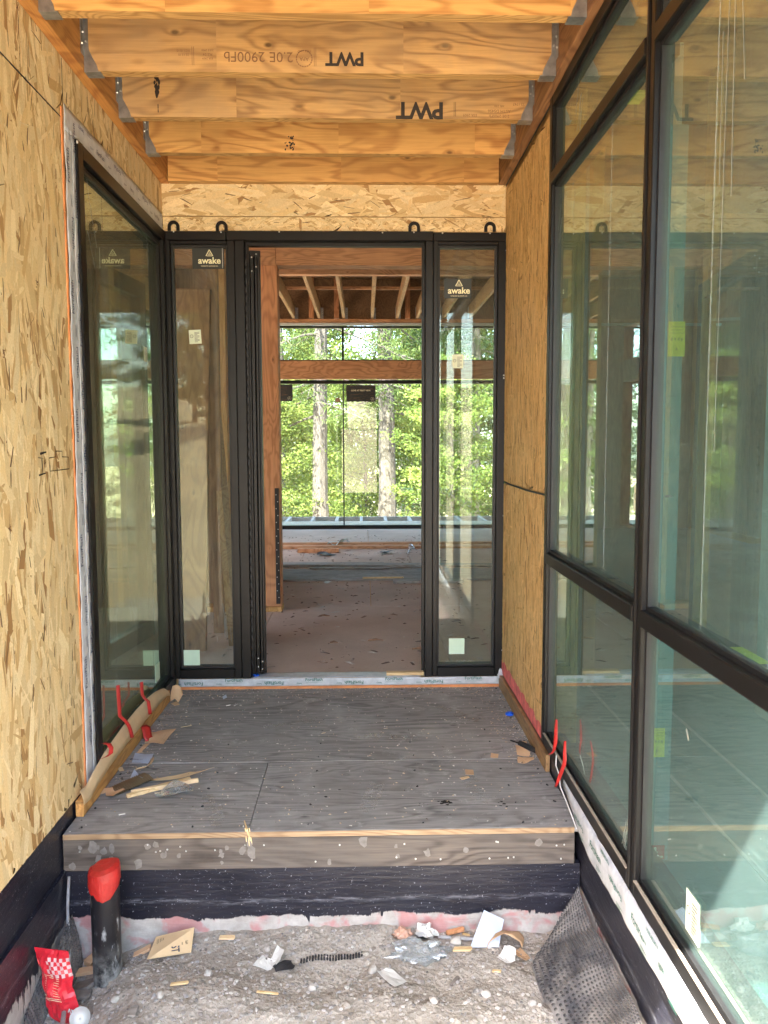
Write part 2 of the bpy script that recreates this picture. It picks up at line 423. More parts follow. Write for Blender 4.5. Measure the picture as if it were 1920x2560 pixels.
# OSB: a board whose strands are thousands of thin overlapping wood flakes
def osb(parent, org, U, V, w_, h_, ang, spread, dens=3.2, label=None, warm=1.0, base_t=.011, size=1.0, name='osb_sheet', wmul=1.0):
    """org: lower-left corner of the front face, U,V unit directions in plane; front normal = U x V"""
    org = Vector(org); U = Vector(U); V = Vector(V); Nn = U.cross(V)
    b = MB(); c = [org, org+U*w_, org+U*w_+V*h_, org+V*h_]
    b.prism(c, -Nn*base_t, (0, 0, 0))
    n0 = len(b.v)
    sheet = link_mesh(name, b.v, b.f, M['osb_plain'], parent)
    if label: sheet['label'] = label
    n = int(w_*h_/.0017*dens/size**2)
    rng = RNG
    cu = rng.uniform(-.03, w_+.03, n); cv = rng.uniform(-.03, h_+.03, n)
    L = rng.uniform(.06, .19, n)*size; W = rng.uniform(.006, .034, n)*size*wmul
    a = ang+np.where(rng.random(n) < .12, rng.uniform(-1.57, 1.57, n), rng.normal(0, spread, n))
    pale = np.array([.90, .73, .43]); mid = np.array([.72, .51, .23]); brn = np.array([.38, .205, .07]); drk = np.array([.10, .05, .022])
    r = rng.random(n)
    col = pale*(1-r[:, None]*.8)+mid*(r[:, None]*.8)
    k = rng.random(n); col = np.where((k > .84)[:, None], mid*.6+brn*.4, col); col = np.where((k > .96)[:, None], brn, col)
    sl_ = k < .055; col = np.where(sl_[:, None], drk, col); W = np.where(sl_, W*.17, W); L = np.where(sl_, L*.38, L)
    off = rng.uniform(.0002, .0022, n); off = np.where(sl_, .0024, off)
    col = col*rng.uniform(.84, 1.10, n)[:, None]
    col[:, 0] *= warm**.15; col[:, 1] /= warm**.3; col[:, 2] /= warm
    ca, sa = np.cos(a), np.sin(a)
    sk = rng.uniform(-.3, .3, n)
    loc = [(-.5, -.5+sk*.3), (-.38, -.5*0+(.5)), (.0, .52), (.46, .5-np.abs(sk)), (.5, -.1+sk), (.1, -.5)]
    P = np.zeros((n, 6, 2))
    jit = rng.uniform(-.10, .10, (n, 6, 2))
    for i, (lx, ly) in enumerate(loc):
        x = (lx+jit[:, i, 0])*L; y = (ly+jit[:, i, 1])*W
        P[:, i, 0] = np.clip(cu+x*ca-y*sa, 0.0015, w_-.0015); P[:, i, 1] = np.clip(cv+x*sa+y*ca, 0.0015, h_-.0015)
    tilt = rng.uniform(-.0005, .0005, (n, 6))
    o = np.maximum(off[:, None]+tilt, .0001)
    W3 = np.array(org)[None, None, :]+P[..., 0:1]*np.array(U)+P[..., 1:2]*np.array(V)+o[..., None]*np.array(Nn)
    vs = W3.reshape(-1, 3); g0 = np.array(wloc(sheet)); vs = vs-g0
    me = bpy.data.meshes.new('strands'); me.vertices.add(n*6); me.vertices.foreach_set('co', vs.astype(np.float32).ravel())
    # outline order: 0,5,4,3,2,1 counter-clockwise
    idx = (np.arange(n)[:, None]*6+np.array([0, 5, 4, 3, 2, 1])).ravel()
    me.loops.add(n*6); me.loops.foreach_set('vertex_index', idx.astype(np.int32))
    me.polygons.add(n); me.polygons.foreach_set('loop_start', (np.arange(n)*6).astype(np.int32)); me.polygons.foreach_set('loop_total', np.full(n, 6, dtype=np.int32))
    me.update(calc_edges=True)
    att = me.color_attributes.new('Col', 'FLOAT_COLOR', 'POINT')
    cc = np.ones((n, 6, 4), dtype=np.float32); cc[..., :3] = col[:, None, :]
    att.data.foreach_set('color', cc.ravel()); me.materials.append(M['osb'])
    so_ = bpy.data.objects.new('strands', me); COL.objects.link(so_); so_.parent = sheet; so_['kind'] = 'stuff'
    return sheet

def ribbon(name, path, widthdir, wd, mat, parent=None, amp=.004, nw=4, seed=0, loc=None, taper=None, th=.0007):
    """crinkled strip following path, wd wide along widthdir"""
    pts = []; P = [Vector(p) for p in path]
    seg = [(P[i+1]-P[i]).length for i in range(len(P)-1)]; tot = sum(seg); n = max(3, int(tot/.02))
    for i in range(n+1):
        d = tot*i/n; k = 0
        while k < len(seg)-1 and d > seg[k]: d -= seg[k]; k += 1
        pts.append(P[k].lerp(P[k+1], min(1, d/max(seg[k], 1e-6))))
    wv = [Vector(widthdir[i]) if isinstance(widthdir, list) else Vector(widthdir) for i in range(1)]*(n+1)
    vs, fs = [], []
    for i, p in enumerate(pts):
        t_ = taper(i/n) if taper else 1
        tang = (pts[min(i+1, n)]-pts[max(i-1, 0)]).normalized(); nn = tang.cross(wv[i]).normalized()
        for j in range(nw+1):
            s = j/nw; q = p+wv[i].normalized()*wd*t_*(s-.5)
            q = q+nn*amp*noise.noise(Vector((q.x*18+seed, q.y*18, q.z*18)))
            vs.append(q)
    for i in range(n):
        for j in range(nw):
            a = i*(nw+1)+j; fs.append((a, a+1, a+nw+2, a+nw+1))
    o = link_mesh(name, vs, fs, mat, parent, smooth=True, loc=loc)
    md = o.modifiers.new('thick', 'SOLIDIFY'); md.thickness = th; md.offset = 0
    return o

def sheet_poly(name, pts, z, mat, curl=.006, seed=0, parent=None, label=None, cat=None, th=.0006, group=None, zf=None, sub=3):
    """a torn scrap lying on a surface"""
    cx = sum(p[0] for p in pts)/len(pts); cy = sum(p[1] for p in pts)/len(pts)
    bm = bmesh.new(); vs = [bm.verts.new((p[0]-cx, p[1]-cy, 0)) for p in pts]
    bm.faces.new(vs); bmesh.ops.triangulate(bm, faces=bm.faces)
    bmesh.ops.subdivide_edges(bm, edges=bm.edges, cuts=sub, use_grid_fill=True)
    for v in bm.verts:
        q = Vector((v.co.x*9+seed*7.7, v.co.y*9, seed)); h = noise.noise(q)
        v.co.z = max(0.0, curl*(h+.35)*2)+.0008
        if zf: v.co.z += zf(v.co.x+cx, v.co.y+cy)-z
        v.co.x += .003*noise.noise(Vector((v.co.x*60, v.co.y*60, seed))); v.co.y += .003*noise.noise(Vector((v.co.x*60, v.co.y*60, seed+5)))
    me = bpy.data.meshes.new(name); bm.to_mesh(me); bm.free(); me.materials.append(mat)
    o = bpy.data.objects.new(name, me); COL.objects.link(o)
    if parent is not None: o.parent = parent; o.location = Vector((cx, cy, z))-wloc(parent)
    else: o.location = (cx, cy, z)
    md = o.modifiers.new('thick', 'SOLIDIFY'); md.thickness = th; md.offset = 1
    if label: tag(o, label, cat, group)
    return o

def crumple(name, center, size, mat, label=None, cat=None, seed=0, sub=3, amp=.5, parent=None, flat=0):
    bm = bmesh.new(); bmesh.ops.create_icosphere(bm, subdivisions=sub, radius=1)
    for v in bm.verts:
        d = v.co.normalized(); r = 1+amp*(noise.noise(d*2.1+Vector((seed, 0, 0)))+.6*noise.noise(d*5+Vector((seed, 3, 0)))+.35*abs(noise.noise(d*11+Vector((seed, 3, 9)))))
        v.co = Vector((d.x*r*size[0], d.y*r*size[1], d.z*r*size[2]))
        if v.co.z < flat*-size[2]: v.co.z = flat*-size[2]
    me = bpy.data.meshes.new(name); bm.to_mesh(me); bm.free(); me.materials.append(mat)
    o = bpy.data.objects.new(name, me); COL.objects.link(o)
    o.location = Vector(center)-(wloc(parent) if parent else Vector((0, 0, 0)))
    if parent: o.parent = parent
    if label: tag(o, label, cat)
    return o

XL, XR, ZC, YF = -1.031, .740, 2.640, -1.620
#@@LARGE

# ================================================================ GROUND AND TERRAIN
def sstep(a, b, x):
    t = min(1, max(0, (x-a)/(b-a))); return t*t*(3-2*t)
def terrain(x, y):
    z = -.62
    if y < -4.4: z = -.62+.20*sstep(-4.4, -5.2, y)*0+(-4.4-y)*.02*0
    z += 2.6*sstep(-9, -26, y)+3.5*sstep(-26, -60, y)
    if y > 9.5: z -= 7*sstep(9.5, 40, y)
    d = math.hypot(x, y)
    if d > 7: z += .25*noise.noise(Vector((x*.12, y*.12, 0)))*min(1, (d-7)/6)
    if -12 < y < -4.4: z += .12*noise.noise(Vector((x*.6, y*.6, 3)))
    return z
def axis_pts(): 
    a = [0]; s = .6
    while a[-1] < 300: a.append(a[-1]+s); s *= 1.07
    return [-v for v in a[:0:-1]]+a
ax_ = axis_pts(); n_ = len(ax_)
vs = [(x, y, terrain(x, y)) for y in ax_ for x in ax_]
fs = [(j*n_+i, j*n_+i+1, (j+1)*n_+i+1, (j+1)*n_+i) for j in range(n_-1) for i in range(n_-1)]
tag(link_mesh('ground', vs, fs, M['yard'], smooth=True), kind='structure')

def gh(x, y):
    z = -.375
    z += .035*math.exp(-((x+.25)**2/.12+(y+1.62)**2/.012))            # dirt banked at the step
    z -= .085*sstep(-.70, -.95, x)                                      # hollow round the pipe
    z += .040*math.exp(-((x+.45)**2/.05+(y+1.98)**2/.012))+.03*math.exp(-((x-.1)**2/.10+(y+2.02)**2/.010))
    z += .030*noise.noise(Vector((x*4, y*4, 1)))+.012*noise.noise(Vector((x*11, y*11, 2)))+.007*noise.noise(Vector((x*28, y*28, 4)))+.004*noise.noise(Vector((x*75, y*75, 9)))
    z -= .15*sstep(-3.2, -4.8, y)
    return z
xs = np.linspace(XL-.01, XR+.01, 190); ys = np.concatenate([np.linspace(-5.2, -2.5, 60), np.linspace(-2.49, YF+.005, 100)])
vs = [(x, y, gh(x, y)) for y in ys for x in xs]; nx = len(xs)
fs = [(j*nx+i, j*nx+i+1, (j+1)*nx+i+1, (j+1)*nx+i) for j in range(len(ys)-1) for i in range(nx-1)]
tag(link_mesh('dirt_ground', vs, fs, M['dirt'], smooth=True), kind='structure')

# pebbles and clods, joined: nobody could count them
def rock_template():
    bm = bmesh.new(); bmesh.ops.create_icosphere(bm, subdivisions=1, radius=1)
    v = [tuple(x.co) for x in bm.verts]; f = [tuple(q.index for q in fc.verts) for fc in bm.faces]; bm.free(); return np.array(v), f
rv, rf = rock_template()
def rocks(name, n, region, smin, smax, mat, zoff=.0, powr=3.0, tone=None):
    V, Fc, C = [], [], []; b = 0
    for i in range(n):
        x = random.uniform(region[0], region[1]); y = random.uniform(region[2], region[3])
        s = smin+(smax-smin)*random.random()**powr
        q = rv*(1+RNG.uniform(-.28, .28, (len(rv), 1)))*np.array([s*random.uniform(.7, 1.4), s*random.uniform(.7, 1.2), s*random.uniform(.45, .8)])
        a = random.uniform(0, 6.28); ca, sa = math.cos(a), math.sin(a)
        q = np.stack([q[:, 0]*ca-q[:, 1]*sa+x, q[:, 0]*sa+q[:, 1]*ca+y, q[:, 2]+gh(x, y)+s*.25+zoff], 1)
        V += q.tolist(); Fc += [tuple(b+k for k in f) for f in rf]; b += len(rv)
        g = random.uniform(.22, .47)*(tone if tone else 1); t_ = random.random()
        col = (g*1.0, g*(.90+.05*t_), g*(.78+.16*t_), 1) if random.random() > .14 else ((.50, .48, .44, 1) if random.random() > .4 else (.15, .14, .135, 1))
        C += [col]*len(rv)
    o = link_mesh(name, V, Fc, mat, cols=C); return o
t = NT('gravel'); a_ = t.n('Attribute', {}, attribute_name='Col').outputs['Color']; v_ = t.coords(False)
t.bsdf(t.mix(t.rng(t.noise(v_, 200, 3), .3, .7, 0, .35), a_, (.25, .22, .19)), .88, 0, t.bump(t.noise(v_, 260, 2), .4, .002)); M['gravel'] = t.m
tag(rocks('gravel', 8500, (XL, XR, -2.35, -1.63), .0014, .0085, M['gravel'], powr=4.0), 'loose gravel and clods scattered over the dirt in front of the step', 'gravel', kind='stuff')
tag(rocks('dirt_clods', 520, (XL, XR, -2.35, -1.64), .006, .016, M['dirt'], zoff=-.006, powr=2.0), 'crumbled clods of dry dirt lying in the pit', 'dirt', kind='stuff')
# bigger stones that can be told apart
for i, (x, y, s, wh) in enumerate([(.303, -1.70, .022, 1), (-.50, -1.86, .016, 0), (-.17, -1.90, .015, 1), (.02, -1.83, .018, 1), (-.33, -1.72, .013, 0), (.50, -2.0, .014, 0), (-.62, -1.98, .014, 1), (.36, -1.98, .016, 0), (-.77, -1.93, .014, 1), (.20, -2.02, .015, 1)]):
    bm = bmesh.new(); bmesh.ops.create_icosphere(bm, subdivisions=2, radius=1)
    for v in bm.verts:
        r = 1+.3*noise.noise(v.co*1.5+Vector((i*3.1, 0, 0))); v.co = Vector((v.co.x*s*r, v.co.y*s*r*.8, v.co.z*s*r*.7))
    me = bpy.data.meshes.new('stone'); bm.to_mesh(me); bm.free()
    me.materials.append(M['concrete'] if not wh else M.setdefault('palestone', plain('pale_stone', (.42, .39, .35), .85, 0, .12, 30)))
    o = bpy.data.objects.new('stone', me); COL.objects.link(o); o.location = (x, y, gh(x, y)+s*.35); o.rotation_euler = (0, 0, i*1.3)
    tag(o, ['pale rounded stone lying beside the kraft bag scraps', 'grey stone on the dirt in front of the printed card', 'pale stone to the right of the crumpled white tissue', 'pale stone just left of the white torn paper', 'grey stone on the dirt behind the crumpled tissue', 'grey stone beside the left edge of the dimpled mat',
            'pale stone at the left on the near dirt mound', 'grey stone on the near dirt, right of the torn white paper', 'pale stone close to the foot of the black pipe', 'pale stone lowest of all, beside the torn white paper'][i], 'stone', 'larger stones on the dirt')

# ================================================================ FOUNDATIONS AND DECK
def foundation(name, label, mat, boxes):
    b = MB()
    for q in boxes: b.box(*q)
    return tag(b.build(name, mat), label, 'foundation')
foundation('foundation_wall', 'black coated concrete step foundation below the grey rim board', M['found_front'], [(XL, XR, YF, YF+.15, -.8, -.132)])
foundation('foundation_wall', 'black coated foundation under the tall strand board wall at the left', M['found_left'], [(-1.17, -1.035, -4.4, -.002, -.8, .056), (-1.0348, -1.022, -4.4, YF-.002, -.8, -.128)])
foundation('foundation_wall', 'black coated foundation under the big window wall at the right', M['found_right'], [(.744, .88, -4.4, 0, -.8, .082)])
M['edgewood'] = wood('raw_plywood_edge', (.42, .29, .165), (.26, .16, .085), 0, 50, .6, False)
# deck of three plywood sheets on a rim board
dk = tag(bx('deck_floor', M['plinth'], None, XL+.01, XR-.01, YF+.06, -.002, -.12, -.0195), kind='structure')
sheets = [(XL+.002, XR-.002, -1.0155, -.002), (XL+.002, -.4035, YF, -1.0185), (-.4010, XR-.002, YF, -1.0185)]
for i, (a, b_, c, d) in enumerate(sheets):
    o = bx('plywood_sheet', M['deckply'], dk, a, b_, c, d, -.018-.0004*i, 0-.0012*i*(i == 1), bevel=.0012)
# lighter raw edge of the plywood along the front
bx('plywood_edge', M['edgewood'], dk, XL+.002, XR-.022, YF-.0065, YF-.0015, -.020, -.001, bevel=.0015)
rim = tag(bx('rim_board', M['riser'], None, XL+.001, XR-.020, YF-.0045, YF+.045, -.1315, -.0205, bevel=.002), 'weathered grey rim board with pale nail heads under the deck edge', 'board')
b = MB()
for i in range(26):
    x = random.uniform(-1.0, .70); z = random.choice([-.045, -.06, -.105]) + random.uniform(-.008, .008)
    b.tube([(x, YF-.0042, z), (x, YF-.0065, z)], [.0034, .0028], 7)
o = b.build('nail_heads', M['nail'], rim); o['kind'] = 'stuff'
# peeled, paler flakes on the rim board
fl = plain('peeled_patch', (.20, .18, .16), .8, 0, .2, 60)
V, Fc = [], []
for i in range(30):
    x = -1.0+.62*random.random()**1.2 if i < 22 else random.uniform(-.3, .65); z = random.uniform(-.115, -.04); s = random.uniform(.006, .017)*(1 if i < 30 else .55); k = len(V); n = 9; st = random.uniform(.8, 1.9)
    for j in range(n):
        a = 6.283*j/n; r = s*random.uniform(.6, 1.2); zz = min(-.024, max(-.128, z+math.sin(a)*r*st)); V.append((x+math.cos(a)*r, YF-.0049-.00002*i, zz))
    Fc.append(tuple(range(k, k+n)))
o = link_mesh('peeled_patches', V, Fc, fl, rim); o['kind'] = 'stuff'

# sawdust, grit and chips on the deck
V, Fc, C = [], [], []
for i in range(2300):
    r = random.random()
    if r < .30: x = random.uniform(XL+.01, XR-.01); y = -random.random()**2.5*.16-.025
    elif r < .48: x = XR-.01-random.random()**2*.14; y = random.uniform(-1.1, -.05)
    elif r < .60: x = XL+.05+random.random()**2*.16; y = random.uniform(-1.2, -.05)
    else: x = random.uniform(XL+.02, XR-.02); y = random.uniform(YF+.01, -.02)
    s = random.uniform(.0008, .0030); a = random.uniform(0, 6.28); L = s*random.choice([1, 1, 1, 2.2]); ca, sa = math.cos(a), math.sin(a); k = len(V)
    for u, v, zz in ((-L, -s, .0006), (L, -s, .0006), (L, s, .0014), (-L, s, .0006), (0, 0, .0006+s)): V.append((x+u*ca-v*sa, y+u*sa+v*ca, zz))
    Fc += [(k, k+1, k+4), (k+1, k+2, k+4), (k+2, k+3, k+4), (k+3, k, k+4)]
    c = random.choice([(.62, .46, .27), (.50, .36, .22), (.66, .62, .56), (.09, .07, .06), (.5, .42, .34)]); C += [c+(1,)]*5
tag(link_mesh('sawdust', V, Fc, M['gravel'], cols=C), 'pale sawdust, grit and tiny chips strewn over the grey deck', 'sawdust', kind='stuff')

scf = plain('boot_scuff', (.50, .475, .445), .9, 0, .2, 80, alpha=.30)
V, Fc = [], []
for (bx_, by_, a) in [(-.55, -1.45, .3), (.02, -1.38, -.2), (.42, -1.30, .15), (.10, -.75, 1.4), (-.35, -.55, -1.2), (.45, -.45, .6)]:
    ca, sa = math.cos(a), math.sin(a)
    for i in range(12):
        for j in (-1, 0, 1):
            u = -.13+.023*i; wv_ = .040*(1-.35*abs(i-7)/7); v0 = j*wv_*.62
            if random.random() < .35: continue
            k = len(V)
            for du, dv in ((-.007, -.010), (.006, -.012), (.008, .010), (-.006, .012)):
                x_, y_ = v0+dv*.9, u+du+.006*abs(j); V.append((bx_+x_*ca-y_*sa, by_+x_*sa+y_*ca, .0007))
            Fc.append((k, k+1, k+2, k+3))
o = link_mesh('boot_scuffs', V, Fc, scf, dk); o['kind'] = 'stuff'
b = MB()
for x in [-.98, -.60, -.20, .20, .55, .70]:
    for y in np.arange(-1.58, -.05, .152): b.tube([(x+random.uniform(-.008, .008), y+random.uniform(-.01, .01), -.0005), (x, y, .0006)], [.0038, .0036], 6)
o = b.build('screw_heads', M['rubber'], dk); o['kind'] = 'stuff'
# burnt-looking dark holes in the deck
def blot(pts, label):
    V, Fc = [], []
    for (x, y, r) in pts:
        k = len(V); n = 12; zb_ = .0009+.00004*(len(V)//12)
        for j in range(n):
            a = 6.283*j/n; rr = r*random.uniform(.65, 1.2); V.append((x+math.cos(a)*rr*1.3, y+math.sin(a)*rr, zb_))
        Fc.append(tuple(range(k, k+n)))
    o = link_mesh('stain', V, Fc, M['hole'], dk); o['label'] = label
blot([(.292, -1.418, .014), (.310, -1.425, .008), (.279, -1.43, .007), (.298, -1.440, .006), (.268, -1.412, .004)], 'black knot hole')
blot([(.500, -1.42, .005), (.506, -1.44, .006), (.492, -1.455, .004), (.512, -1.462, .004), (.488, -1.43, .003)], 'group of small black pits')
blot([(-.15, -1.36, .006), (-.10, -1.30, .004), (-.32, -.42, .004), (-.30, -.40, .003), (-.05, -.55, .004), (.12, -.75, .003)], 'scattered dark pits')

# ================================================================ STRAND BOARD WALLS
lw = thing('osb_wall', 'tall tan strand board wall on the left, with marker pen sketches', 'wall', (XL, -2.0, 0))
osb(lw, (XL-.0022, -2.72, .060), (0, 1, 0), (0, 0, 1), 2.72-1.368, 2.372, math.pi/2, .24, 5.0, size=1.3)
osb(lw, (XL-.0022, -4.38, .060), (0, 1, 0), (0, 0, 1), 1.657, 2.372, math.pi/2, .27, 1.2)
osb(lw, (XL-.0022, -1.365, 2.4865), (0, 1, 0), (0, 0, 1), 1.361, .19, math.pi/2, .27, 5.0, size=1.25)
osb(lw, (XL-.0022, -2.72, 2.4355), (0, 1, 0), (0, 0, 1), 1.352, .24, math.pi/2, .27, 5.0, size=1.25)
osb(lw, (XL-.0022, -4.38, 2.4355), (0, 1, 0), (0, 0, 1), 1.657, .24, math.pi/2, .30, 1.2)
# dark joints between the sheets
b = MB(); b.box(XL-.004, XL+.0006, -4.37, -1.372, 2.4322, 2.4352); b.box(XL-.004, XL+.0004, -1.3682, -1.3655, 2.4885, 2.638)
b.build('sheet_joint', M['rubber'], lw)['kind'] = 'stuff'
# framing behind the sheathing
b = MB()
for y in [-4.34, -3.94, -3.53, -3.12, -2.72, -2.31, -1.90, -1.50, -1.405]: b.box(-1.17, -1.0455, y, y+.04, .056, 3.04)
b.box(-1.17, -1.0455, -4.38, -.06, 2.50, 3.04)
b.build('framing', M['pine'], lw)
rw = thing('osb_wall', 'narrow orange-tan strand board wall between door and window wall', 'wall', (XR, -.5, 0))
osb(rw, (XR+.0022, -.002, .072), (0, -1, 0), (0, 0, 1), 1.056, 1.030, math.pi/2, .20, 7.0, warm=1.45, wmul=.55, label='lower strand board sheet with pink paint along its foot')
osb(rw, (XR+.0022, -.002, 1.110), (0, -1, 0), (0, 0, 1), 1.056, 1.50, math.pi/2, .17, 7.0, warm=1.45, wmul=.55, label='upper strand board sheet')
b = MB(); b.box(.7535, .87, -1.06, 0, .082, 3.04); b.build('framing', M['pine'], rw)
ribbon('seam_sealant', [(XR-.001, -.004, 1.113), (XR-.001, -.25, 1.106), (XR-.001, -.6, 1.102), (XR-.001, -.85, 1.104), (XR-.001, -1.055, 1.107)], (0, 0, 1), .008, M['rubber'], rw, .001)
# pink spray line near the foot
V, Fc = [], []
N = 60
for i in range(N+1):
    y = -.01-i*1.03/N
    V += [(XR-.0008, y, .075), (XR-.0008, y, .075+.075+.022*noise.noise(Vector((y*14, 0, 0)))+.014*noise.noise(Vector((y*50, 2, 0)))-.018*i/N)]
for i in range(N): Fc.append((2*i, 2*i+1, 2*i+3, 2*i+2))
link_mesh('spray_line', V, Fc, M['pinkspray'], rw)
dw = thing('osb_header', 'strand board panel between the black door head and the lowest joist', 'wall', (0, 0, 2.4))
osb(dw, (XL, .0022, 2.404), (1, 0, 0), (0, 0, 1), 1.771, .0745, 0.0, .55, 5.5, size=.55, label='lower strip, set slightly proud')
osb(dw, (XL, .0042, 2.481), (1, 0, 0), (0, 0, 1), 1.771, .18, 0.0, .42, 5.0, size=1.15)
bx('framing', M['pine'], dw, -1.17, .87, .016, .12, 2.412, 3.6)
# plinth board along the foot of the right wall
bx('plinth_board', M['plinth'], None, .722, .7395, -1.16, -.03, .001, .070, bevel=.002)
tag(bpy.data.objects['plinth_board'], 'brown weathered board along the foot of the narrow strand board wall', 'board')

# nail marks, pencil and marker lines on the left wall
b = MB()
def mark(y0, z0, y1, z1, t_=.0018, x=XL+.0008):
    d = Vector((0, y1-y0, z1-z0)); n = Vector((0, -d.z, d.y)).normalized()*t_
    b.add([(x, y0-n.y, z0-n.z), (x, y0+n.y, z0+n.z), (x, y1+n.y*.6, z1+n.z*.6), (x, y1-n.y*.6, z1-n.z*.6)], [(0, 3, 2, 1)])
pts = [(-1.614, 1.274), (-1.556, 1.277), (-1.554, 1.296), (-1.496, 1.295), (-1.498, 1.276), (-1.438, 1.274), (-1.433, 1.233), (-1.608, 1.231), (-1.614, 1.274)]
for p, q in zip(pts, pts[1:]): mark(p[0], p[1], q[0], q[1], .0016)
mark(-1.684, 1.289, -1.634, 1.294, .004); mark(-1.70, 1.277, -1.66, 1.274, .0012); mark(-1.672, 1.272, -1.668, 1.225, .003); mark(-1.70, 1.221, -1.645, 1.226, .003)
mark(-1.652, 1.268, -1.65, 1.243, .0014); mark(-1.652, 1.255, -1.640, 1.262, .0012); mark(-1.640, 1.27, -1.638, 1.245, .0012); mark(-1.53, 1.285, -1.527, 1.279, .0012); mark(-1.462, 1.262, -1.458, 1.256, .001)
o = b.build('marker_sketch', M['ink'], lw); o['label'] = 'hand drawn outline like a wide T block, with a small symbol beside it'
b = MB()
def nailrow(y, z0, z1, step, slant=0.0):
    z = z0
    while z < z1:
        h = random.uniform(.004, .012); dy = slant*(z-z0)
        mark(y+dy+random.uniform(-.003, .003), z, y+dy+random.uniform(-.004, .004), z+h, random.uniform(.0008, .0022))
        if random.random() < .22: mark(y+dy, z-.03, y+dy+random.uniform(-.004, .004), z+.05, .0012)
        if random.random() < .10:
            for q in range(5): mark(y+dy+random.uniform(-.012, .012), z+random.uniform(-.01, .02), y+dy+random.uniform(-.012, .012), z+random.uniform(-.01, .02), .0018)
        z += random.uniform(step*.4, step*1.5)
nailrow(-1.70, .35, 2.40, .075, .03); nailrow(-1.935, .6, 2.35, .12, .02); nailrow(-2.12, .5, 2.3, .2); nailrow(-1.59, .1, .7, .16)
for y in (-.30, -.62, -.86, -1.08, -1.30, -1.72, -2.1): nailrow(y, 2.50 if y > -1.36 else 2.45, 2.63, .03)
mark(-.97, 2.487, -.972, 2.638, .0011); mark(-1.66, 2.44, -1.664, 2.638, .0011)
b.build('nail_marks', M['ink_faint'], lw)['kind'] = 'stuff'
b = MB()
def rmark(y, z, h, wd=.0012): b.add([(XR-.0008, y-wd, z), (XR-.0008, y+wd, z), (XR-.0008, y+wd, z+h), (XR-.0008, y-wd, z+h)], [(0, 3, 2, 1)])
for y in (-.12, -.33, -.58, -.80, -1.0):
    z = .2
    while z < 2.5:
        rmark(y+random.uniform(-.012, .012), z, random.uniform(.003, .02), random.uniform(.0006, .002)); z += random.uniform(.03, .14)
for z in (1.088, 1.128):
    for i in range(13): rmark(-.04-i*.078, z-.006*i/13, .004, .0016)
b.build('nail_marks', M['ink'], rw)['kind'] = 'stuff'

# ================================================================ CEILING JOISTS, LEDGERS, ROOF
JX0, JX1 = -.984, .694
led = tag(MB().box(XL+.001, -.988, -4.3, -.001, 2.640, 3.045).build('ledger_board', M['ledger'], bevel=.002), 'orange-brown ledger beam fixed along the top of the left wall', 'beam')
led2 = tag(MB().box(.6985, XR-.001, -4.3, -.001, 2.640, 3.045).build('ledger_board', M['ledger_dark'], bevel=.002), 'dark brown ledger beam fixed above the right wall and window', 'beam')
ribbon('black_flashing', [(XR-.004, -.01, 2.634), (XR-.004, -1.08, 2.634)], (0, .0, 1), .012, M['rubber'], rw, .002)
def hanger(parent, yf, side):
    """galvanised joist hanger at one end; side=-1 left, +1 right; yf: front face of joist"""
    xi = -.988 if side < 0 else .6985; s = 1 if side < 0 else -1
    b = MB(); t_ = .0015; z0 = 2.640
    poly = [(xi+s*.001, z0-.0025), (xi+s*.050, z0-.0025), (xi+s*.046, z0+.018), (xi+s*.018, z0+.072), (xi+s*.018, z0+.385), (xi+s*.001, z0+.385)]
    for yy in (yf-.0022, yf+.0457):
        b.prism([(x, yy, z) for x, z in poly], (0, t_, 0), (0, 0, 0))
    b.box(xi+s*.001, xi+s*.058, yf-.0020, yf+.0470, z0-.0045, z0-.0020)
    b.box(xi+s*.0002, xi+s*.0018, yf-.032, yf-.0023, z0+.05, z0+.385)
    b.box(xi+s*.0002, xi+s*.0018, yf+.0475, yf+.075, z0+.05, z0+.385)
    h = b.build('joist_hanger', M['galv'], parent)
    b = MB()
    for k in range(7):
        z = z0+.085+k*.043
        b.tube([(xi+s*.0018, yf-.022+.012*(k % 2), z), (xi+s*.006, yf-.022+.012*(k % 2), z)], [.0045, .0035], 7)
    for k in range(3):
        z = z0+.10+k*.10; b.tube([(xi+s*.010, yf-.0022, z), (xi+s*.010, yf-.006, z)], [.0042, .003], 7)
    b.build('nails', M['nail'], h)['kind'] = 'stuff'
jl = ['orange rim joist lying against the strand board above the door', 'first hung ceiling joist from the door, orange with dark soot spots', 'second hung ceiling joist from the door, large upside-down print near its right end',
      'third hung ceiling joist from the door, with a long row of upside-down grade print', 'nearest ceiling joist in view, cut by the top edge of the picture']
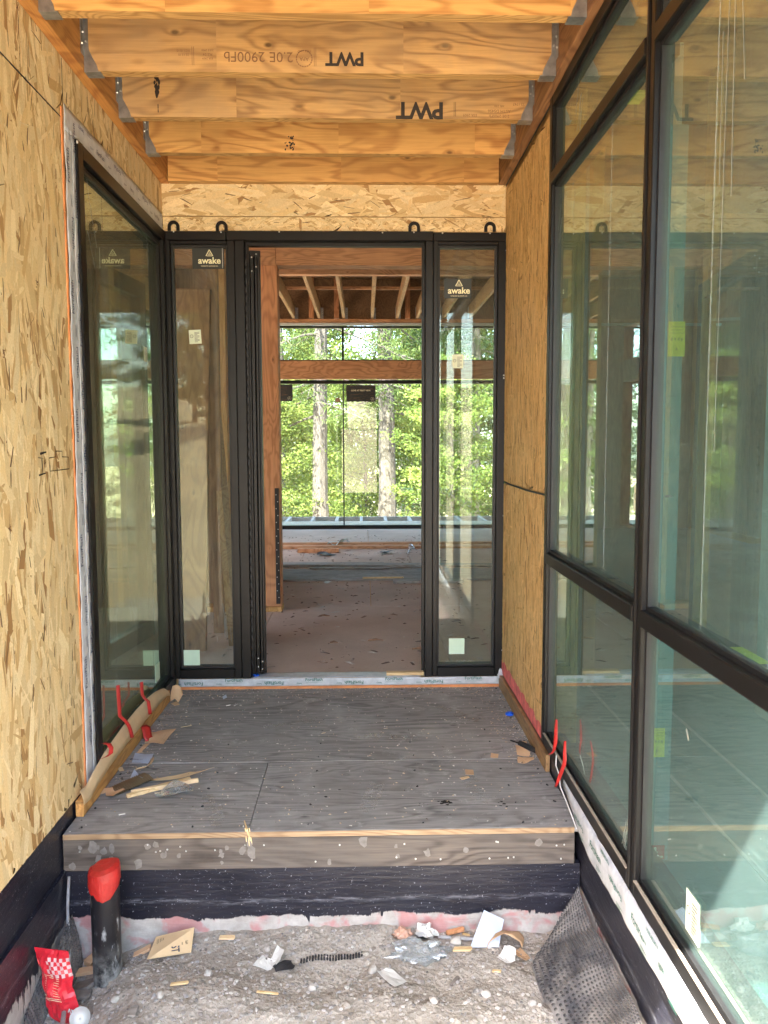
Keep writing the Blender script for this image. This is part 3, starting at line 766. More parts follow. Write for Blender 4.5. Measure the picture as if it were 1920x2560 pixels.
for k in range(11):
    y1 = -.406*k-.0015; y0 = y1-.045
    lab = jl[k] if k < 5 else 'laminated ceiling joist overhead, out of view beyond the nearest visible one'
    t_ = thing('ceiling_joist', lab, 'joist', (0, y0, 2.64), 'ceiling joists over the deck')
    x0, x1 = (JX0, JX1)
    z0, z1 = 2.640, 3.045
    b = MB(); b.box(x0, x1, y0, y1, z0, z1); b.mi = [1, 0, 0, 0, 0, 0]
    link_mesh('beam', b.v, b.f, None, t_, mats=[M['joist_grey'] if k in (2, 3) else M['joist'], M['ply_edge']], midx=b.mi)
    if k: hanger(t_, y0, -1); hanger(t_, y0, 1)
    R, U = (-1, 0, 0), (0, 0, -1)
    def jt(s, size, x, z, bold=0, mat='ink_faint'): text(s, size, M[mat], t_, (x, y0-.0012, z), R, U, bold=bold)
    if k == 3:
        jt('PWT', .064, -.062, 2.690, .035, 'ink'); jt('2.0E 2900Fb', .050, -.370, 2.694)
        jt('APA', .018, -.207, 2.687); jt('MILL 1047', .011, -.207, 2.714); jt('2.0 E 2900', .010, -.55, 2.714); jt('PLL-24', .012, -.55, 2.700); jt('ESR 2909', .010, -.55, 2.686); jt('2023.10.10', .011, -.635, 2.712); jt('22.13.10', .011, -.635, 2.698)
        rb = MB()
        for i in range(20):
            a0, a1 = 6.283*i/20, 6.283*(i+.8)/20
            for r0, r1 in ((.026, .030),): rb.add([(-.207+math.cos(a)*r, y0-.0012, 2.688+math.sin(a)*r) for r, a in ((r0, a0), (r1, a0), (r1, a1), (r0, a1))], [(0, 1, 2, 3)])
        for x in (-.166, -.172, -.600, -.606): rb.add([(x, y0-.0012, 2.662), (x+.0016, y0-.0012, 2.662), (x+.0016, y0-.0012, 2.726), (x, y0-.0012, 2.726)], [(0, 1, 2, 3)])
        rb.build('stamp_print', M['ink_faint'], t_)['kind'] = 'stuff'
    if k == 2:
        jt('PWT', .090, .235, 2.675, .035, 'ink'); jt('ESR 2909', .015, .440, 2.655); jt('2.0E 2900Fb', .017, .560, 2.652); jt('ASTM D5456', .017, .560, 2.672); jt('22.1747', .015, .640, 2.700, 0); jt('HR 230', .013, .560, 2.692)
        rb = MB()
        for x in (.374, .380): rb.add([(x, y0-.0012, 2.650), (x+.0016, y0-.0012, 2.650), (x+.0016, y0-.0012, 2.706), (x, y0-.0012, 2.706)], [(0, 1, 2, 3)])
        for j in range(60):
            zc = 2.72+.10*random.random(); xc = -.832+.012*math.sin((zc-2.72)*30)*random.uniform(-.8, 1); r = random.uniform(.002, .008)
            rb.add([(xc+math.cos(q)*r*random.uniform(.4, .9), y0-.0013-.00003*j, zc+math.sin(q)*r*1.6) for q in (0, 1, 2, 3, 4.2, 5.2)], [(0, 1, 2, 3, 4, 5)])
        for j in range(6):
            zc = 2.655+.05*random.random(); xc = -.828; r = .002
            rb.add([(xc+math.cos(q)*r, y0-.0013-.00003*j, zc+math.sin(q)*r*2.5) for q in (0, 1, 2, 3, 4.2, 5.2)], [(0, 1, 2, 3, 4, 5)])
        rb.build('tar_smear', M['ink'], t_)['kind'] = 'stuff'
    if k == 1:
        rb = MB()
        for j in range(26):
            zc = random.uniform(2.655, 2.715); xc = random.gauss(-.325, .014); r = random.uniform(.002, .006)
            rb.add([(xc+math.cos(q)*r*random.uniform(.5, 1.4), y0-.0013-.00003*j, zc+math.sin(q)*r) for q in (0, 1, 2, 3, 4.2, 5.2)], [(0, 1, 2, 3, 4, 5)])
        rb.build('soot_spots', M['ink'], t_)['kind'] = 'stuff'
tag(bx('roof_sheathing', M['roofdeck'], None, -1.17, .88, -4.30, -.0, 3.047, 3.068), 'dark plywood sheathing resting on the porch joists', 'roof')

# main roof over the rooms, and the shell walls that shade them
b = MB(); b.box(-4.4, -1.03, -4.5, .3, 3.66, 3.78); b.box(.74, 5.4, -4.5, .3, 3.66, 3.78); b.box(-1.03, .74, .0, .3, 3.66, 3.78); b.box(-4.4, 5.4, 3.2, 9.0, 3.66, 3.78); b.box(-3.1, 5.4, .3, 3.2, 3.66, 3.78)  # unseen gap over the left room, added to let sky light indoors
tag(b.build('roof', M['roofdeck']), 'dark plywood roof deck over the unfinished rooms', 'roof')
b = MB(); b.box(-1.17, -1.05, -4.38, .12, 3.07, 3.66); b.box(.76, .88, -4.38, .12, 3.07, 3.66)
tag(b.build('parapet_wall', M['intwall']), 'plywood upstand walls above both sides of the porch roof', 'wall')
def shell(name, label, boxes, mat='intwall'):
    b = MB()
    for q in boxes: b.box(*q)
    return tag(b.build(name, M[mat]), label, 'wall')
shell('outer_wall', 'plywood outer wall of the room behind the left window', [(-4.4, -4.28, -4.5, -2.6, -.6, 3.66), (-4.4, -4.28, -.2, 2.4, -.6, 3.66), (-4.4, -4.28, 5.4, 7.6, -.6, 3.66), (-4.4, -4.28, -2.6, -.2, -.6, .7), (-4.4, -4.28, -2.6, -.2, 1.9, 3.66), (-4.4, -4.28, 2.4, 5.4, -.6, .9), (-4.4, -4.28, 2.4, 5.4, 1.9, 3.66), (-4.28, -1.172, -4.5, -4.38, -.6, 3.66)])
shell('outer_wall', 'plywood outer wall of the room behind the window wall', [(5.28, 5.4, -4.5, -3.4, -.6, 3.66), (5.28, 5.4, -1.2, .6, -.6, 3.66), (5.28, 5.4, 4.6, 7.6, -.6, 3.66), (5.28, 5.4, -3.4, -1.2, -.6, .9), (5.28, 5.4, -3.4, -1.2, 2.0, 3.66), (5.28, 5.4, .6, 4.6, -.6, 3.66), (.884, 5.28, -4.5, -4.38, -.6, .9), (.884, 2.2, -4.5, -4.38, .9, 3.66), (3.4, 5.28, -4.5, -4.38, .9, 3.66), (2.2, 3.4, -4.5, -4.38, 2.2, 3.66)])

shell('outer_wall', 'plywood wall ends on both sides of the far windows', [(-4.28, -3.002, 7.585, 7.66, -.2, 3.66), (2.402, 5.28, 7.585, 7.66, -.2, 3.66)])

# ================================================================ INTERIOR FLOORS
fl_ = tag(bx('interior_floor', M['pine'], None, -4.28, 5.28, .112, 7.50, -.25, .0195), kind='structure')
for i in range(8):
    for j in range(4):
        x0 = -4.28+1.195*i; y0 = .112+1.8475*j
        xo = (.45 if j % 2 else 0)
        xa = max(-4.27, x0-xo); xb = min(5.27, x0+1.192-xo)
        bx('floor_sheet', M['floor'], fl_, xa+.0015, xb-.0015, y0+.001, y0+1.8445, .020, .040)
lf = tag(bx('side_room_floor', M['floor'], None, -4.27, -1.175, -4.37, .108, -.25, .038), kind='structure')
rfl = tag(bx('window_room_floor', M['membrane'], None, .884, 5.27, -4.37, .108, -.25, -.004), kind='structure')
for x in (1.205, 1.495, 2.6): bx('floor_seam', M['housewrap'], rfl, x, x+.012, -4.3, .10, -.0038, .001)

# ================================================================ ENTRY DOOR UNIT
df = thing('entry_door_frame', 'black aluminium door frame with two glass sidelights and lifting lugs on top', 'door frame', (-.15, 0, .056))
FY0, FY1 = -.014, .100
def fb(name, x0, x1, z0, z1, y0=FY0, y1=FY1, bev=.0025, mat='frame', parent=None):
    return bx(name, M[mat], parent or df, x0, x1, y0, y1, z0, z1, bevel=bev)
fb('frame_head', XL+.003, -.704, 2.357, 2.402); fb('frame_head', -.702, .362, 2.357, 2.404, FY0-.003); fb('frame_head', .364, .7445, 2.357, 2.400)
fb('jamb', XL+.003, -.992, .058, 2.3565); fb('jamb', -.700, -.662, .058, 2.3565); fb('jamb', -.6605, -.612, .058, 2.3565, FY0-.003)
fb('jamb', .322, .362, .058, 2.3565, FY0-.003); fb('jamb', .3635, .389, .058, 2.3565); fb('jamb', .700, .7445, .058, 2.3565)
fb('sidelight_sill', -.9915, -.7005, .058, .108); fb('sidelight_sill', .3895, .6995, .058, .108)
fb('sidelight_head', -.9915, -.7005, 2.338, 2.3565, FY0+.004); fb('sidelight_head', .3895, .6995, 2.338, 2.3565, FY0+.004)
def pane(name, mat, parent, x0, x1, z0, z1, y, bead=.010):
    for q in ((x0, x0+bead, z0, z1), (x1-bead, x1, z0, z1), (x0+bead, x1-bead, z0, z0+bead), (x0+bead, x1-bead, z1-bead, z1)):
        pass
    b = MB()
    b.box(x0, x0+bead, y-.014, y+.02, z0, z1); b.box(x1-bead, x1, y-.014, y+.02, z0, z1)
    b.box(x0+bead, x1-bead, y-.014, y+.02, z0, z0+bead); b.box(x0+bead, x1-bead, y-.014, y+.02, z1-bead, z1)
    b.build('glazing_bead', M['bead'], parent)
    return bx(name, M[mat], parent, x0+bead*.8, x1-bead*.8, y, y+.006, z0+bead*.8, z1-bead*.8)
gl_l = pane('sidelight_glass', 'glass_side', df, -.991, -.7008, .1085, 2.3375, .028); gl_l['label'] = 'left sidelight glass'
gl_r = pane('sidelight_glass', 'glass_side', df, .390, .699, .1085, 2.3375, .028); gl_r['label'] = 'right sidelight glass'
# stops round the door opening
fb('door_stop', -.6115, -.598, .062, 2.356, .03, .07, .001); fb('door_stop', .308, .3215, .062, 2.356, .03, .07, .001); fb('door_stop', -.5975, .3075, 2.340, 2.3565, .03, .07, .001)
for x in (-.969, -.724, .264, .656):
    b = MB(); n = 14; V = []; W = .030
    outer = [(W, 0)]+[(W*math.cos(math.pi*i/n), .020+W*math.sin(math.pi*i/n)) for i in range(n+1)]+[(-W, 0)]
    inner = [(-.014, 0)]+[(-.014*math.cos(math.pi*i/n), .020+.014*math.sin(math.pi*i/n)) for i in range(n+1)]+[(.014, 0)]
    poly = outer+inner; L = len(outer)
    for yy in (.012, .020): V += [(x+p[0], yy, 2.4035+p[1]) for p in poly]
    P = len(poly); Fc = []
    for i in range(L-1):
        a, c = i, P-1-i
        Fc += [(a, a+1, c-1, c), (P+a, P+c, P+c-1, P+a+1), (a, P+a, P+a+1, a+1), (c, c-1, P+c-1, P+c)]
    V = [(v[0], v[1]-.030, v[2]) for v in V]
    link_mesh('lifting_lug', V, Fc, M['frame'], df)
def screws(parent, pts, ax=1, r=.0042, s=-1):
    b = MB()
    for (x, y, z) in pts:
        d = [0, 0, 0]; d[ax] = s*.003
        b.tube([(x, y, z), (x+d[0], y+d[1], z+d[2])], [r, r*.7], 8)
    b.build('screws', M['white'], parent)['kind'] = 'stuff'
screws(df, [(-.969, FY0-.001, 2.399), (-.728, FY0-.001, 2.397), (-.43, FY0-.004, 2.399), (.10, FY0-.004, 2.397), (.262, FY0-.004, 2.399), (.41, FY0-.001, 2.396), (.656, FY0-.001, 2.396), (.742, FY0-.001, 2.31), (.735, FY0-.001, 1.67), (.735, FY0-.001, 1.655), (.740, FY0-.001, .93), (.740, FY0-.001, .20)])
def awake(parent, x0, x1, z0, z1, y):
    s_ = bx('sticker', M['sticker_black'], parent, x0, x1, y-.0012, y-.0002, z0, z1)
    cx = (x0+x1)/2 + (x1-x0)*.04; zc = z0+(z1-z0)*.36; yy = y-.0018
    text('awake', .046, M['cream_ink'], s_, (cx, yy, zc+.002), (1, 0, 0), (0, 0, 1), bold=.022)
    text('WINDOW & DOOR CO.', .0082, M['cream_ink'], s_, (cx, yy, zc-.025), (1, 0, 0), (0, 0, 1))
    b = MB()
    def ln(ax, az, bx_, bz, t_=.002):
        d = Vector((bx_-ax, 0, bz-az)); n = Vector((-d.z, 0, d.x)).normalized()*t_
        b.add([(cx+ax-n.x, yy, zc+az-n.z), (cx+bx_-n.x, yy, zc+bz-n.z), (cx+bx_+n.x, yy, zc+bz+n.z), (cx+ax+n.x, yy, zc+az+n.z)], [(0, 1, 2, 3)])
    ln(-.018, .026, 0, .058); ln(0, .058, .018, .026)
    for q in (-.011, -.0055, 0, .0055, .011): ln(q, .024, q, .024+.022*(1-abs(q)/.016), .0011)
    b.build('logo', M['cream_ink'], s_)
    return s_
awake(df, -.886, -.722, 2.221, 2.330, .028)['label'] = 'black sticker with cream lettering and a peak emblem, left sidelight'
awake(df, .424, .567, 2.073, 2.175, .028)['label'] = 'black sticker with cream lettering and a peak emblem, right sidelight'
bx('sticker_edge', M['white'], df, -.731, -.729, .0255, .0268, 2.225, 2.328)
def cert(parent, org, R, U, w_, h_):
    """small cream certificate sticker; org lower-left on the surface"""
    org = Vector(org); R = Vector(R).normalized(); U = Vector(U).normalized(); n = R.cross(U)
    b = MB(); q = [org, org+R*w_, org+R*w_+U*h_, org+U*h_]
    b.prism(q, n*.0008, (0, 0, 0)); s_ = b.build('sticker', M['sticker_cream'], parent)
    b = MB(); o = org+n*.0014
    for i in range(9):
        z = h_*(.12+.085*i); b.add([o+R*w_*.45+U*z, o+R*w_*(.86 if i % 3 else .7)+U*z, o+R*w_*(.86 if i % 3 else .7)+U*(z+h_*.028), o+R*w_*.45+U*(z+h_*.028)], [(0, 1, 2, 3)])
    c = o+R*w_*.22+U*h_*.55
    for i in range(16):
        a0, a1 = 6.283*i/16, 6.283*(i+1)/16
        b.add([c+(R*math.cos(a)+U*math.sin(a))*r for r, a in ((w_*.11, a0), (w_*.14, a0), (w_*.14, a1), (w_*.11, a1))], [(0, 1, 2, 3)])
    b.add([c+R*w_*.05-U*w_*.06, c-R*w_*.05+U*w_*.05, c-R*w_*.04+U*w_*.06, c+R*w_*.06-U*w_*.05], [(0, 1, 2, 3)])
    b.build('print', M['ink'], s_); return s_
cert(df, (-.910, .0275, 1.836), (1, 0, .05), (-.05, 0, 1), .063, .072)
cert(df, (.467, .0275, 1.710), (1, 0, 0), (0, 0, 1), .060, .072)
bx('sticker', M['sticker_green'], df, -.982, -.894, .0262, .0276, .121, .205)['label'] = 'pale green square, left sidelight'
bx('sticker', M['sticker_green'], df, .456, .541, .0262, .0276, .170, .257)['label'] = 'pale green square, right sidelight'
# wrinkled leftover film at the foot of the sidelights, dried smears
def smear(parent, path, w0, mat='smear', ax='y', off=0):
    b = MB()
    for i in range(len(path)-1):
        (a0, z0), (a1, z1) = path[i], path[i+1]
        d = Vector((a1-a0, z1-z0)); n = Vector((-d.y, d.x)).normalized()*w0
        if ax == 'y': q = [(a0-n.x, off, z0-n.y), (a1-n.x, off, z1-n.y), (a1+n.x, off, z1+n.y), (a0+n.x, off, z0+n.y)]
        else: q = [(off, a0-n.x, z0-n.y), (off, a1-n.x, z1-n.y), (off, a1+n.x, z1+n.y), (off, a0+n.x, z0+n.y)]
        b.add(q, [(0, 1, 2, 3)])
    return b.build('smear', M[mat], parent)
smear(df, [(-.765, .46), (-.755, .37), (-.757, .27)], .0012, off=.0265); smear(df, [(-.725, .33), (-.722, .25)], .0009, off=.0265); smear(df, [(-.799, .28), (-.797, .25)], .001, off=.0265)
for i in range(7):
    x = .445+.022*i+random.uniform(-.006, .006)
    smear(df, [(x, .125), (x+.006, .137), (x+.012, .130)], .0012, off=.0262)
# opened door leaf with ribbed edge and hinge screws
dl = MB()
pl = [(-.603, .034), (-.536, .030), (-.536, .050), (-.650, .955), (-.716, .955), (-.603, .060)]
leaf_o = None
b = MB()
def rot_box(b, s0, s1, t0, t1, z0, z1):
    """box in the leaf's own frame: s along the leaf, t across"""
    o = Vector((-.536, .045, 0)); d = Vector((-.114, .905, 0)).normalized(); n = Vector((-d.y, d.x, 0))
    q = [o+d*s0+n*t0, o+d*s1+n*t0, o+d*s1+n*t1, o+d*s0+n*t1]
    b.prism([(p.x, p.y, z0) for p in q], (0, 0, z1-z0), (0, 0, 0))
rot_box(b, 0, .09, 0, .066, .072, 2.318); rot_box(b, .83, .92, 0, .066, .072, 2.318); rot_box(b, .09, .83, 0, .066, .072, .17); rot_box(b, .09, .83, 0, .066, 2.22, 2.318)
leaf = b.build('door_leaf', M['frame'], df); leaf['label'] = 'door leaf swung inwards, seen edge-on'
b = MB(); rot_box(b, .09, .83, .028, .038, .17, 2.22); b.build('glass', M['glass_side'], leaf)
for i, (x0, x1, y0) in enumerate([(-.597, -.588, .012), (-.583, -.566, -.002), (-.561, -.549, .006), (-.546, -.536, -.004)]):
    bx('edge_rib', M['frame'], leaf, x0, x1, y0, .040, .078+.01*(i % 2), 2.300-.02*(i % 2), bevel=.0015)
b = MB()
for i in range(46): b.box(-.6105, -.6015, .004, .010, .12+.047*i, .150+.047*i)
b.build('weather_strip', M['rubber'], leaf)['kind'] = 'stuff'
screws(leaf, [(-.575, -.0035, 2.275), (-.553, .004, 2.292), (-.575, -.0035, 2.205), (-.553, .004, 2.228), (-.575, -.0035, .165), (-.553, .004, .145), (-.575, -.0035, .118), (-.553, .004, .104)])

# ================================================================ LEFT WINDOW (in the left wall)
lwn = thing('picture_window', 'tall black framed fixed window in the left wall, mirroring the door', 'window', (XL, -.66, .03))
X0, X1 = -1.110, -1.012
def wb(x0, x1, y0, y1, z0, z1, nm='frame_member', bev=.0025, mat='frame', par=None): return bx(nm, M[mat], par or lwn, x0, x1, y0, y1, z0, z1, bevel=bev)
wb(X0, X1, -1.287, -1.232, .034, 2.400); wb(X0, X1, -.062, -.018, .034, 2.400); wb(X0, X1, -1.2318, -.0622, 2.345, 2.398); wb(X0, X1, -1.2318, -.0622, .034, .082)
wb(X0, X1-.018, -1.2318, -1.216, .0822, 2.3448); wb(X0, X1-.018, -.078, -.0622, .0822, 2.3448); wb(X0, X1-.018, -1.2158, -.0782, 2.329, 2.3448); wb(X0, X1-.018, -1.2158, -.0782, .0822, .098)
wb(X1-.0305, X1-.0185, -1.2158, -1.206, .0985, 2.3285, 'gasket', 0, 'bead'); wb(X1-.0305, X1-.0185, -1.2055, -.0785, 2.317, 2.3285, 'gasket', 0, 'bead')
pl_ = wb(X1-.040, X1-.034, -1.2155, -.0785, .0985, 2.3285, 'window_glass', 0, 'glass_left')
XG = X1-.034
bx('sticker', M['sticker_green'], lwn, XG+.0004, XG+.0016, -.318, -.232, .128, .214)['label'] = 'pale green square sticker low on the glass'
cert(lwn, (XG+.001, -.36, 1.71), (0, 1, 0), (0, 0, 1), .055, .07)
for y in (-.93, -.34): bx('film_line', M['filmline'], lwn, XG+.0004, XG+.0010, y, y+.0014, .11, 2.30)
rnd = random.Random(3)
def scribble(par, y, z, n, s, x, w_=.0010):
    for i in range(n):
        a = y+rnd.uniform(-s, s)*.5; c = z+rnd.uniform(-s, s)*1.3
        pts = [(a, c)]
        for k in range(4): pts.append((pts[-1][0]+rnd.uniform(0, s)*.28, pts[-1][1]-rnd.uniform(.02, s*.45)))
        smear(par, pts, w_, ax='x', off=x)
scribble(lwn, -1.12, 2.22, 4, .09, XG+.0008); scribble(lwn, -.28, 2.28, 3, .05, XG+.0008); scribble(lwn, -.30, .55, 4, .10, XG+.0008, .0006); scribble(lwn, -.7, .62, 3, .10, XG+.0008, .0006)
screws(lwn, [(X1+.001, -1.297, 2.385)], 0, .006, 1)
# flashing tape round the left window
def tape_text(parent, s, size, pos, right, up, mat='blue_ink', bold=.012): return text(s, size, M[mat], parent, pos, right, up, bold=bold)
def mini(parent, pos, R, U, n=3, w_=.05, h_=.0018, gap=.005, mat='blue_ink'):
    pos = Vector(pos); R = Vector(R); U = Vector(U); b = MB()
    for i in range(n):
        o = pos-U*gap*i; ww = w_*(1 if i % 2 == 0 else .7)
        b.add([o, o+R*ww, o+R*ww+U*h_, o+U*h_], [(0, 1, 2, 3)])
    return b.build('small_print', M[mat], parent)
tp = tag(ribbon('flashing_tape', [(XL+.0055, -1.342, .065), (XL+.0055, -1.342, 1.2), (XL+.005, -1.336, 2.44)], (0, 1, 0), .082, M['tape'], None, .0035, 6, 1, loc=(XL, -1.34, .06)), 'white flashing tape running up the near side of the left window', 'tape')
tp2 = ribbon('overlap_strip', [(XL+.010, -1.306, .075), (XL+.010, -1.306, 1.2), (XL+.0085, -1.300, 2.40)], (0, 1, 0), .034, M['tape'], tp, .0025, 4, 5)
for i in range(10):
    z = .26+.225*i
    tape_text(tp, 'FortiFlash', .030, (XL+.0095, -1.362, z), (0, 0, 1), (0, -1, 0)) if i % 2 else tape_text(tp, 'FortiFlash', .028, (XL+.0095, -1.338, z), (0, 0, -1), (0, 1, 0), bold=.006)
    mini(tp, (XL+.0092, -1.345, z+.09), (0, 0, 1), (0, -1, 0), 3, .04)
    tape_text(tp2, 'FortiFlash', .026, (XL+.0135, -1.305, z+.11), (0, 0, 1), (0, -1, 0))
    mini(tp2, (XL+.0132, -1.300, z-.02), (0, 0, 1), (0, -1, 0), 3, .045)
tph = tag(ribbon('flashing_tape', [(XL+.0065, -1.384, 2.443), (XL+.0065, -.7, 2.443), (XL+.0065, -.012, 2.443)], (0, 0, 1), .083, M['tape'], None, .003, 5, 2, loc=(XL, -.7, 2.40)), 'white flashing tape along the top of the left window', 'tape')
for i in range(6):
    y = -1.22+.215*i
    tape_text(tph, 'FortiFlash' if i % 3 else 'henry', .024, (XL+.011, y, 2.455-.02*(i % 2)), (0, 1 if i % 2 else -1, 0), (0, 0, 1 if i % 2 else -1), bold=.012)
    mini(tph, (XL+.0108, y+.06, 2.470), (0, 1, 0), (0, 0, 1), 3, .05); mini(tph, (XL+.0108, y+.09, 2.428), (0, 1, 0), (0, 0, 1), 2, .04)
b = MB()
for z0, z1, w_ in ((.07, .62, .010), (.62, 1.42, .007), (1.42, 2.12, .010), (2.12, 2.47, .013)): b.box(XL+.0005, XL+.0045, -1.3845-w_, -1.3835, z0, z1-.002)
tag(b.build('shim_strip', M['redwood']), 'thin orange strip edging the flashing tape on the left wall', 'trim')
# roof of the sill: timber board, kraft release paper and red tape
tag(bx('sill_board', M['pine_y'], None, XL+.002, -1.000, -1.50, -.215, .0005, .060, bevel=.003), 'raw brown timber under the left window, half covered by curling paper', 'board')
def prof_ribbon(name, rows, mat, th=.0008, seed=0, amp=.0015, **k):
    """surface through rows of points, each row a list of 3D points"""
    sub = 8; R = []
    for i in range(len(rows)-1):
        for s in range(sub):
            t_ = s/sub; R.append([Vector(a).lerp(Vector(b_), t_*t_*(3-2*t_)*.35+t_*.65) for a, b_ in zip(rows[i], rows[i+1])])
    R.append([Vector(a) for a in rows[-1]]); nc = len(R[0]); vs = []
    for r in R:
        for p in r: vs.append(p+Vector((noise.noise(Vector((p.y*13+seed, p.z*9, 1))), 0, noise.noise(Vector((p.y*13+seed, 5, p.x*9)))*.6))*amp)
    fs = [(i*nc+j, i*nc+j+1, (i+1)*nc+j+1, (i+1)*nc+j) for i in range(len(R)-1) for j in range(nc-1)]
    o = link_mesh(name, vs, fs, mat, None, smooth=True, **k); md = o.modifiers.new('thick', 'SOLIDIFY'); md.thickness = th; md.offset = 0; return o
rows = []
for y, zb, zt in [(-1.505, .060, .098), (-1.44, .052, .090), (-1.36, .068, .108), (-1.22, .080, .132), (-1.0, .083, .146), (-.8, .082, .150), (-.62, .080, .146), (-.45, .076, .128), (-.30, .068, .098), (-.235, .050, .066)]:
    rows.append([(-.995, y, zb-.012), (-.997, y, zb*.6+zt*.4-.008), (-1.003, y, zb*.2+zt*.8-.004), (-1.010, y, zt)])
kp = prof_ribbon('kraft_paper_strip', rows, M['kraft_pale'], loc=(XL, -.9, .06)); tag(kp, 'long curling strip of tan release paper bulging along the left window sill', 'paper')
def redtape(path, w_, label, wd=(.75, .65, 0)):
    o = ribbon('red_tape_strip', path, wd, w_, M['redtape'], None, .003, 3, random.random()*9, loc=path[-1]); tag(o, label, 'tape', 'red tape strips at the left window'); return o
redtape([(-1.017, -1.012, .330), (-1.015, -1.008, .20), (-.990, -.985, .160), (-.982, -.968, .120), (-.980, -.960, .088)], .016, 'long red tape strip hanging from the left window glass, nearer of the two')
redtape([(-1.017, -.668, .240), (-1.015, -.666, .170), (-.990, -.662, .148), (-.984, -.658, .085)], .016, 'short red tape strip over the tan paper, farther of the two')
redtape([(-1.006, -1.245, .175), (-.975, -1.250, .170), (-.972, -1.262, .140), (-.985, -1.285, .135), (-1.0, -1.30, .135)], .018, 'small folded loop of red tape at the near foot of the left window')

# ================================================================ RIGHT WINDOW WALL
rwn = thing('window_wall', 'large black framed window wall on the right, reflecting the porch', 'window', (XR, -2.2, .08))
A0, A1 = .724, .762
def rb_(y0, y1, z0, z1, nm='frame_member', x0=A0, x1=A1, bev=.003, mat='frame', par=None): return bx(nm, M[mat], par or rwn, x0, x1, y0, y1, z0, z1, bevel=bev)
TZ0, TZ1, MZ0, MZ1 = 2.306, 2.350, .838, .882
units = [(-2.166, -1.060), (-3.300, -2.1855), (-4.36, -3.3205)]
for i, (ya, yb) in enumerate(units):
    J = .040 if i == 0 else .028
    rb_(yb-J, yb, .090, 2.638); rb_(ya, ya+.016, .090, 2.638)
    rb_(ya+.0162, yb-J-.0002, 2.596, 2.638, x1=.812); rb_(ya+.0162, yb-J-.0002, .090, .138, x1=.812)
    rb_(ya+.0162, yb-J-.0002, TZ0, TZ1, x0=A0-.004, x1=.812); rb_(ya+.0162, yb-J-.0002, MZ0, MZ1, x0=A0-.004, x1=.812)
    for j, (z0, z1) in enumerate(((.1382, MZ0-.0002), (MZ1+.0002, TZ0-.0002), (TZ1+.0002, 2.5958))):
        y0, y1 = ya+.0164, yb-J-.0004
        b = MB(); g = .011
        b.box(A0+.014, A0+.040, y0, y0+g, z0, z1); b.box(A0+.014, A0+.040, y1-g, y1, z0, z1); b.box(A0+.014, A0+.040, y0+g, y1-g, z0, z0+g); b.box(A0+.014, A0+.040, y0+g, y1-g, z1-g, z1)
        b.build('glazing_bead', M['bead'], rwn)
        p_ = bx('window_pane', M['glass_right'], rwn, A0+.026, A0+.032, y0+g*.7, y1-g*.7, z0+g*.7, z1-g*.7)
rb_(-2.1850, -2.1665, .092, 2.636, 'mullion', x0=A0+.006); rb_(-3.3200, -3.3005, .092, 2.636, 'mullion', x0=A0+.006)
bdl = plain('dusty_sill_line', (.30, .25, .20), .6, 0, .2)
for i, (ya, yb) in enumerate(units):
    J = .040 if i == 0 else .028
    bx('sill_bead', bdl, rwn, A0-.003, A0+.006, ya+.018, yb-J-.002, .1386, .1420)
XG = A0+.026

stp = thing('stored_panel', 'tall blue-green panel standing close behind the window wall, bearing yellow and red stickers', 'panel', (.92, -1.80, 0))
PY = -1.850
bx('panel_board', M['membrane'], stp, .884, .958, PY, -1.76, -.002, 2.25, bevel=.002)
def yst(x0, x1, z0, z1, lab, mat='sticker_yellow'):
    o = bx('sticker', M[mat], stp, x0, x1, PY-.0022, PY-.0010, z0, z1); o['label'] = lab; return o
s1 = yst(.913, .963, 1.577, 1.680, 'yellow rectangle, upper one'); s2 = yst(.888, .936, .337, .430, 'yellow rectangle, lower one')
for s_, zb, xc in ((s1, 1.577, .938), (s2, .337, .912)):
    b = MB(); y = PY-.0030
    for i in range(18):
        a0, a1 = 6.283*i/18, 6.283*(i+.75)/18
        b.add([(xc+math.cos(a)*q, y, zb+.022+math.sin(a)*q) for q, a in ((.011, a0), (.0125, a0), (.0125, a1), (.011, a1))], [(0, 1, 2, 3)])
    b.add([(xc-.006, y, zb+.018), (xc+.006, y, zb+.018), (xc, y, zb+.028)], [(0, 1, 2)])
    for i in range(4): b.add([(xc-.018+.010*i, y, zb+.046), (xc-.012+.010*i, y, zb+.046), (xc-.012+.010*i, y, zb+.055), (xc-.018+.010*i, y, zb+.055)], [(0, 1, 2, 3)])
    for i in range(3): b.add([(xc-.019, y, zb+.068+.009*i), (xc+.019, y, zb+.068+.009*i), (xc+.019, y, zb+.070+.009*i), (xc-.019, y, zb+.070+.009*i)], [(0, 1, 2, 3)])
    b.build('print', M['sticker_dim'], s_)
rs_ = yst(.886, .945, .004, .049, 'dark red rectangle with a down arrow', 'sticker_red')
y = PY-.0030; b = MB()
b.add([(.911, y, .028), (.919, y, .028), (.919, y, .044), (.911, y, .044)], [(0, 1, 2, 3)]); b.add([(.905, y, .028), (.915, y, .018), (.925, y, .028)], [(0, 1, 2)])
b.build('arrow', M['sticker_cream'], rs_)
text('BOTTOM', .0125, M['sticker_cream'], rs_, (.9155, y, .0105), (1, 0, 0), (0, 0, 1), bold=.02)
tag(bx('yellow_note', M['sticker_yellow'], None, .762, .808, -2.735, -2.605, .8825, .8835), 'yellow paper slip lying on the middle rail of the window wall', 'note')
tag(bx('yellow_note', M['sticker_yellow'], None, .757, .808, -1.945, -1.850, 2.3040, 2.3055), 'yellow slip stuck beneath the upper rail of the window wall', 'note')
cert(rwn, (XG-.001, -2.065, 1.135), (0, -1, -.04), (0, -.04, 1), .062, .068)
cert(rwn, (XG-.001, -2.50, .185), (0, -1, 0), (0, 0, 1), .075, .10)
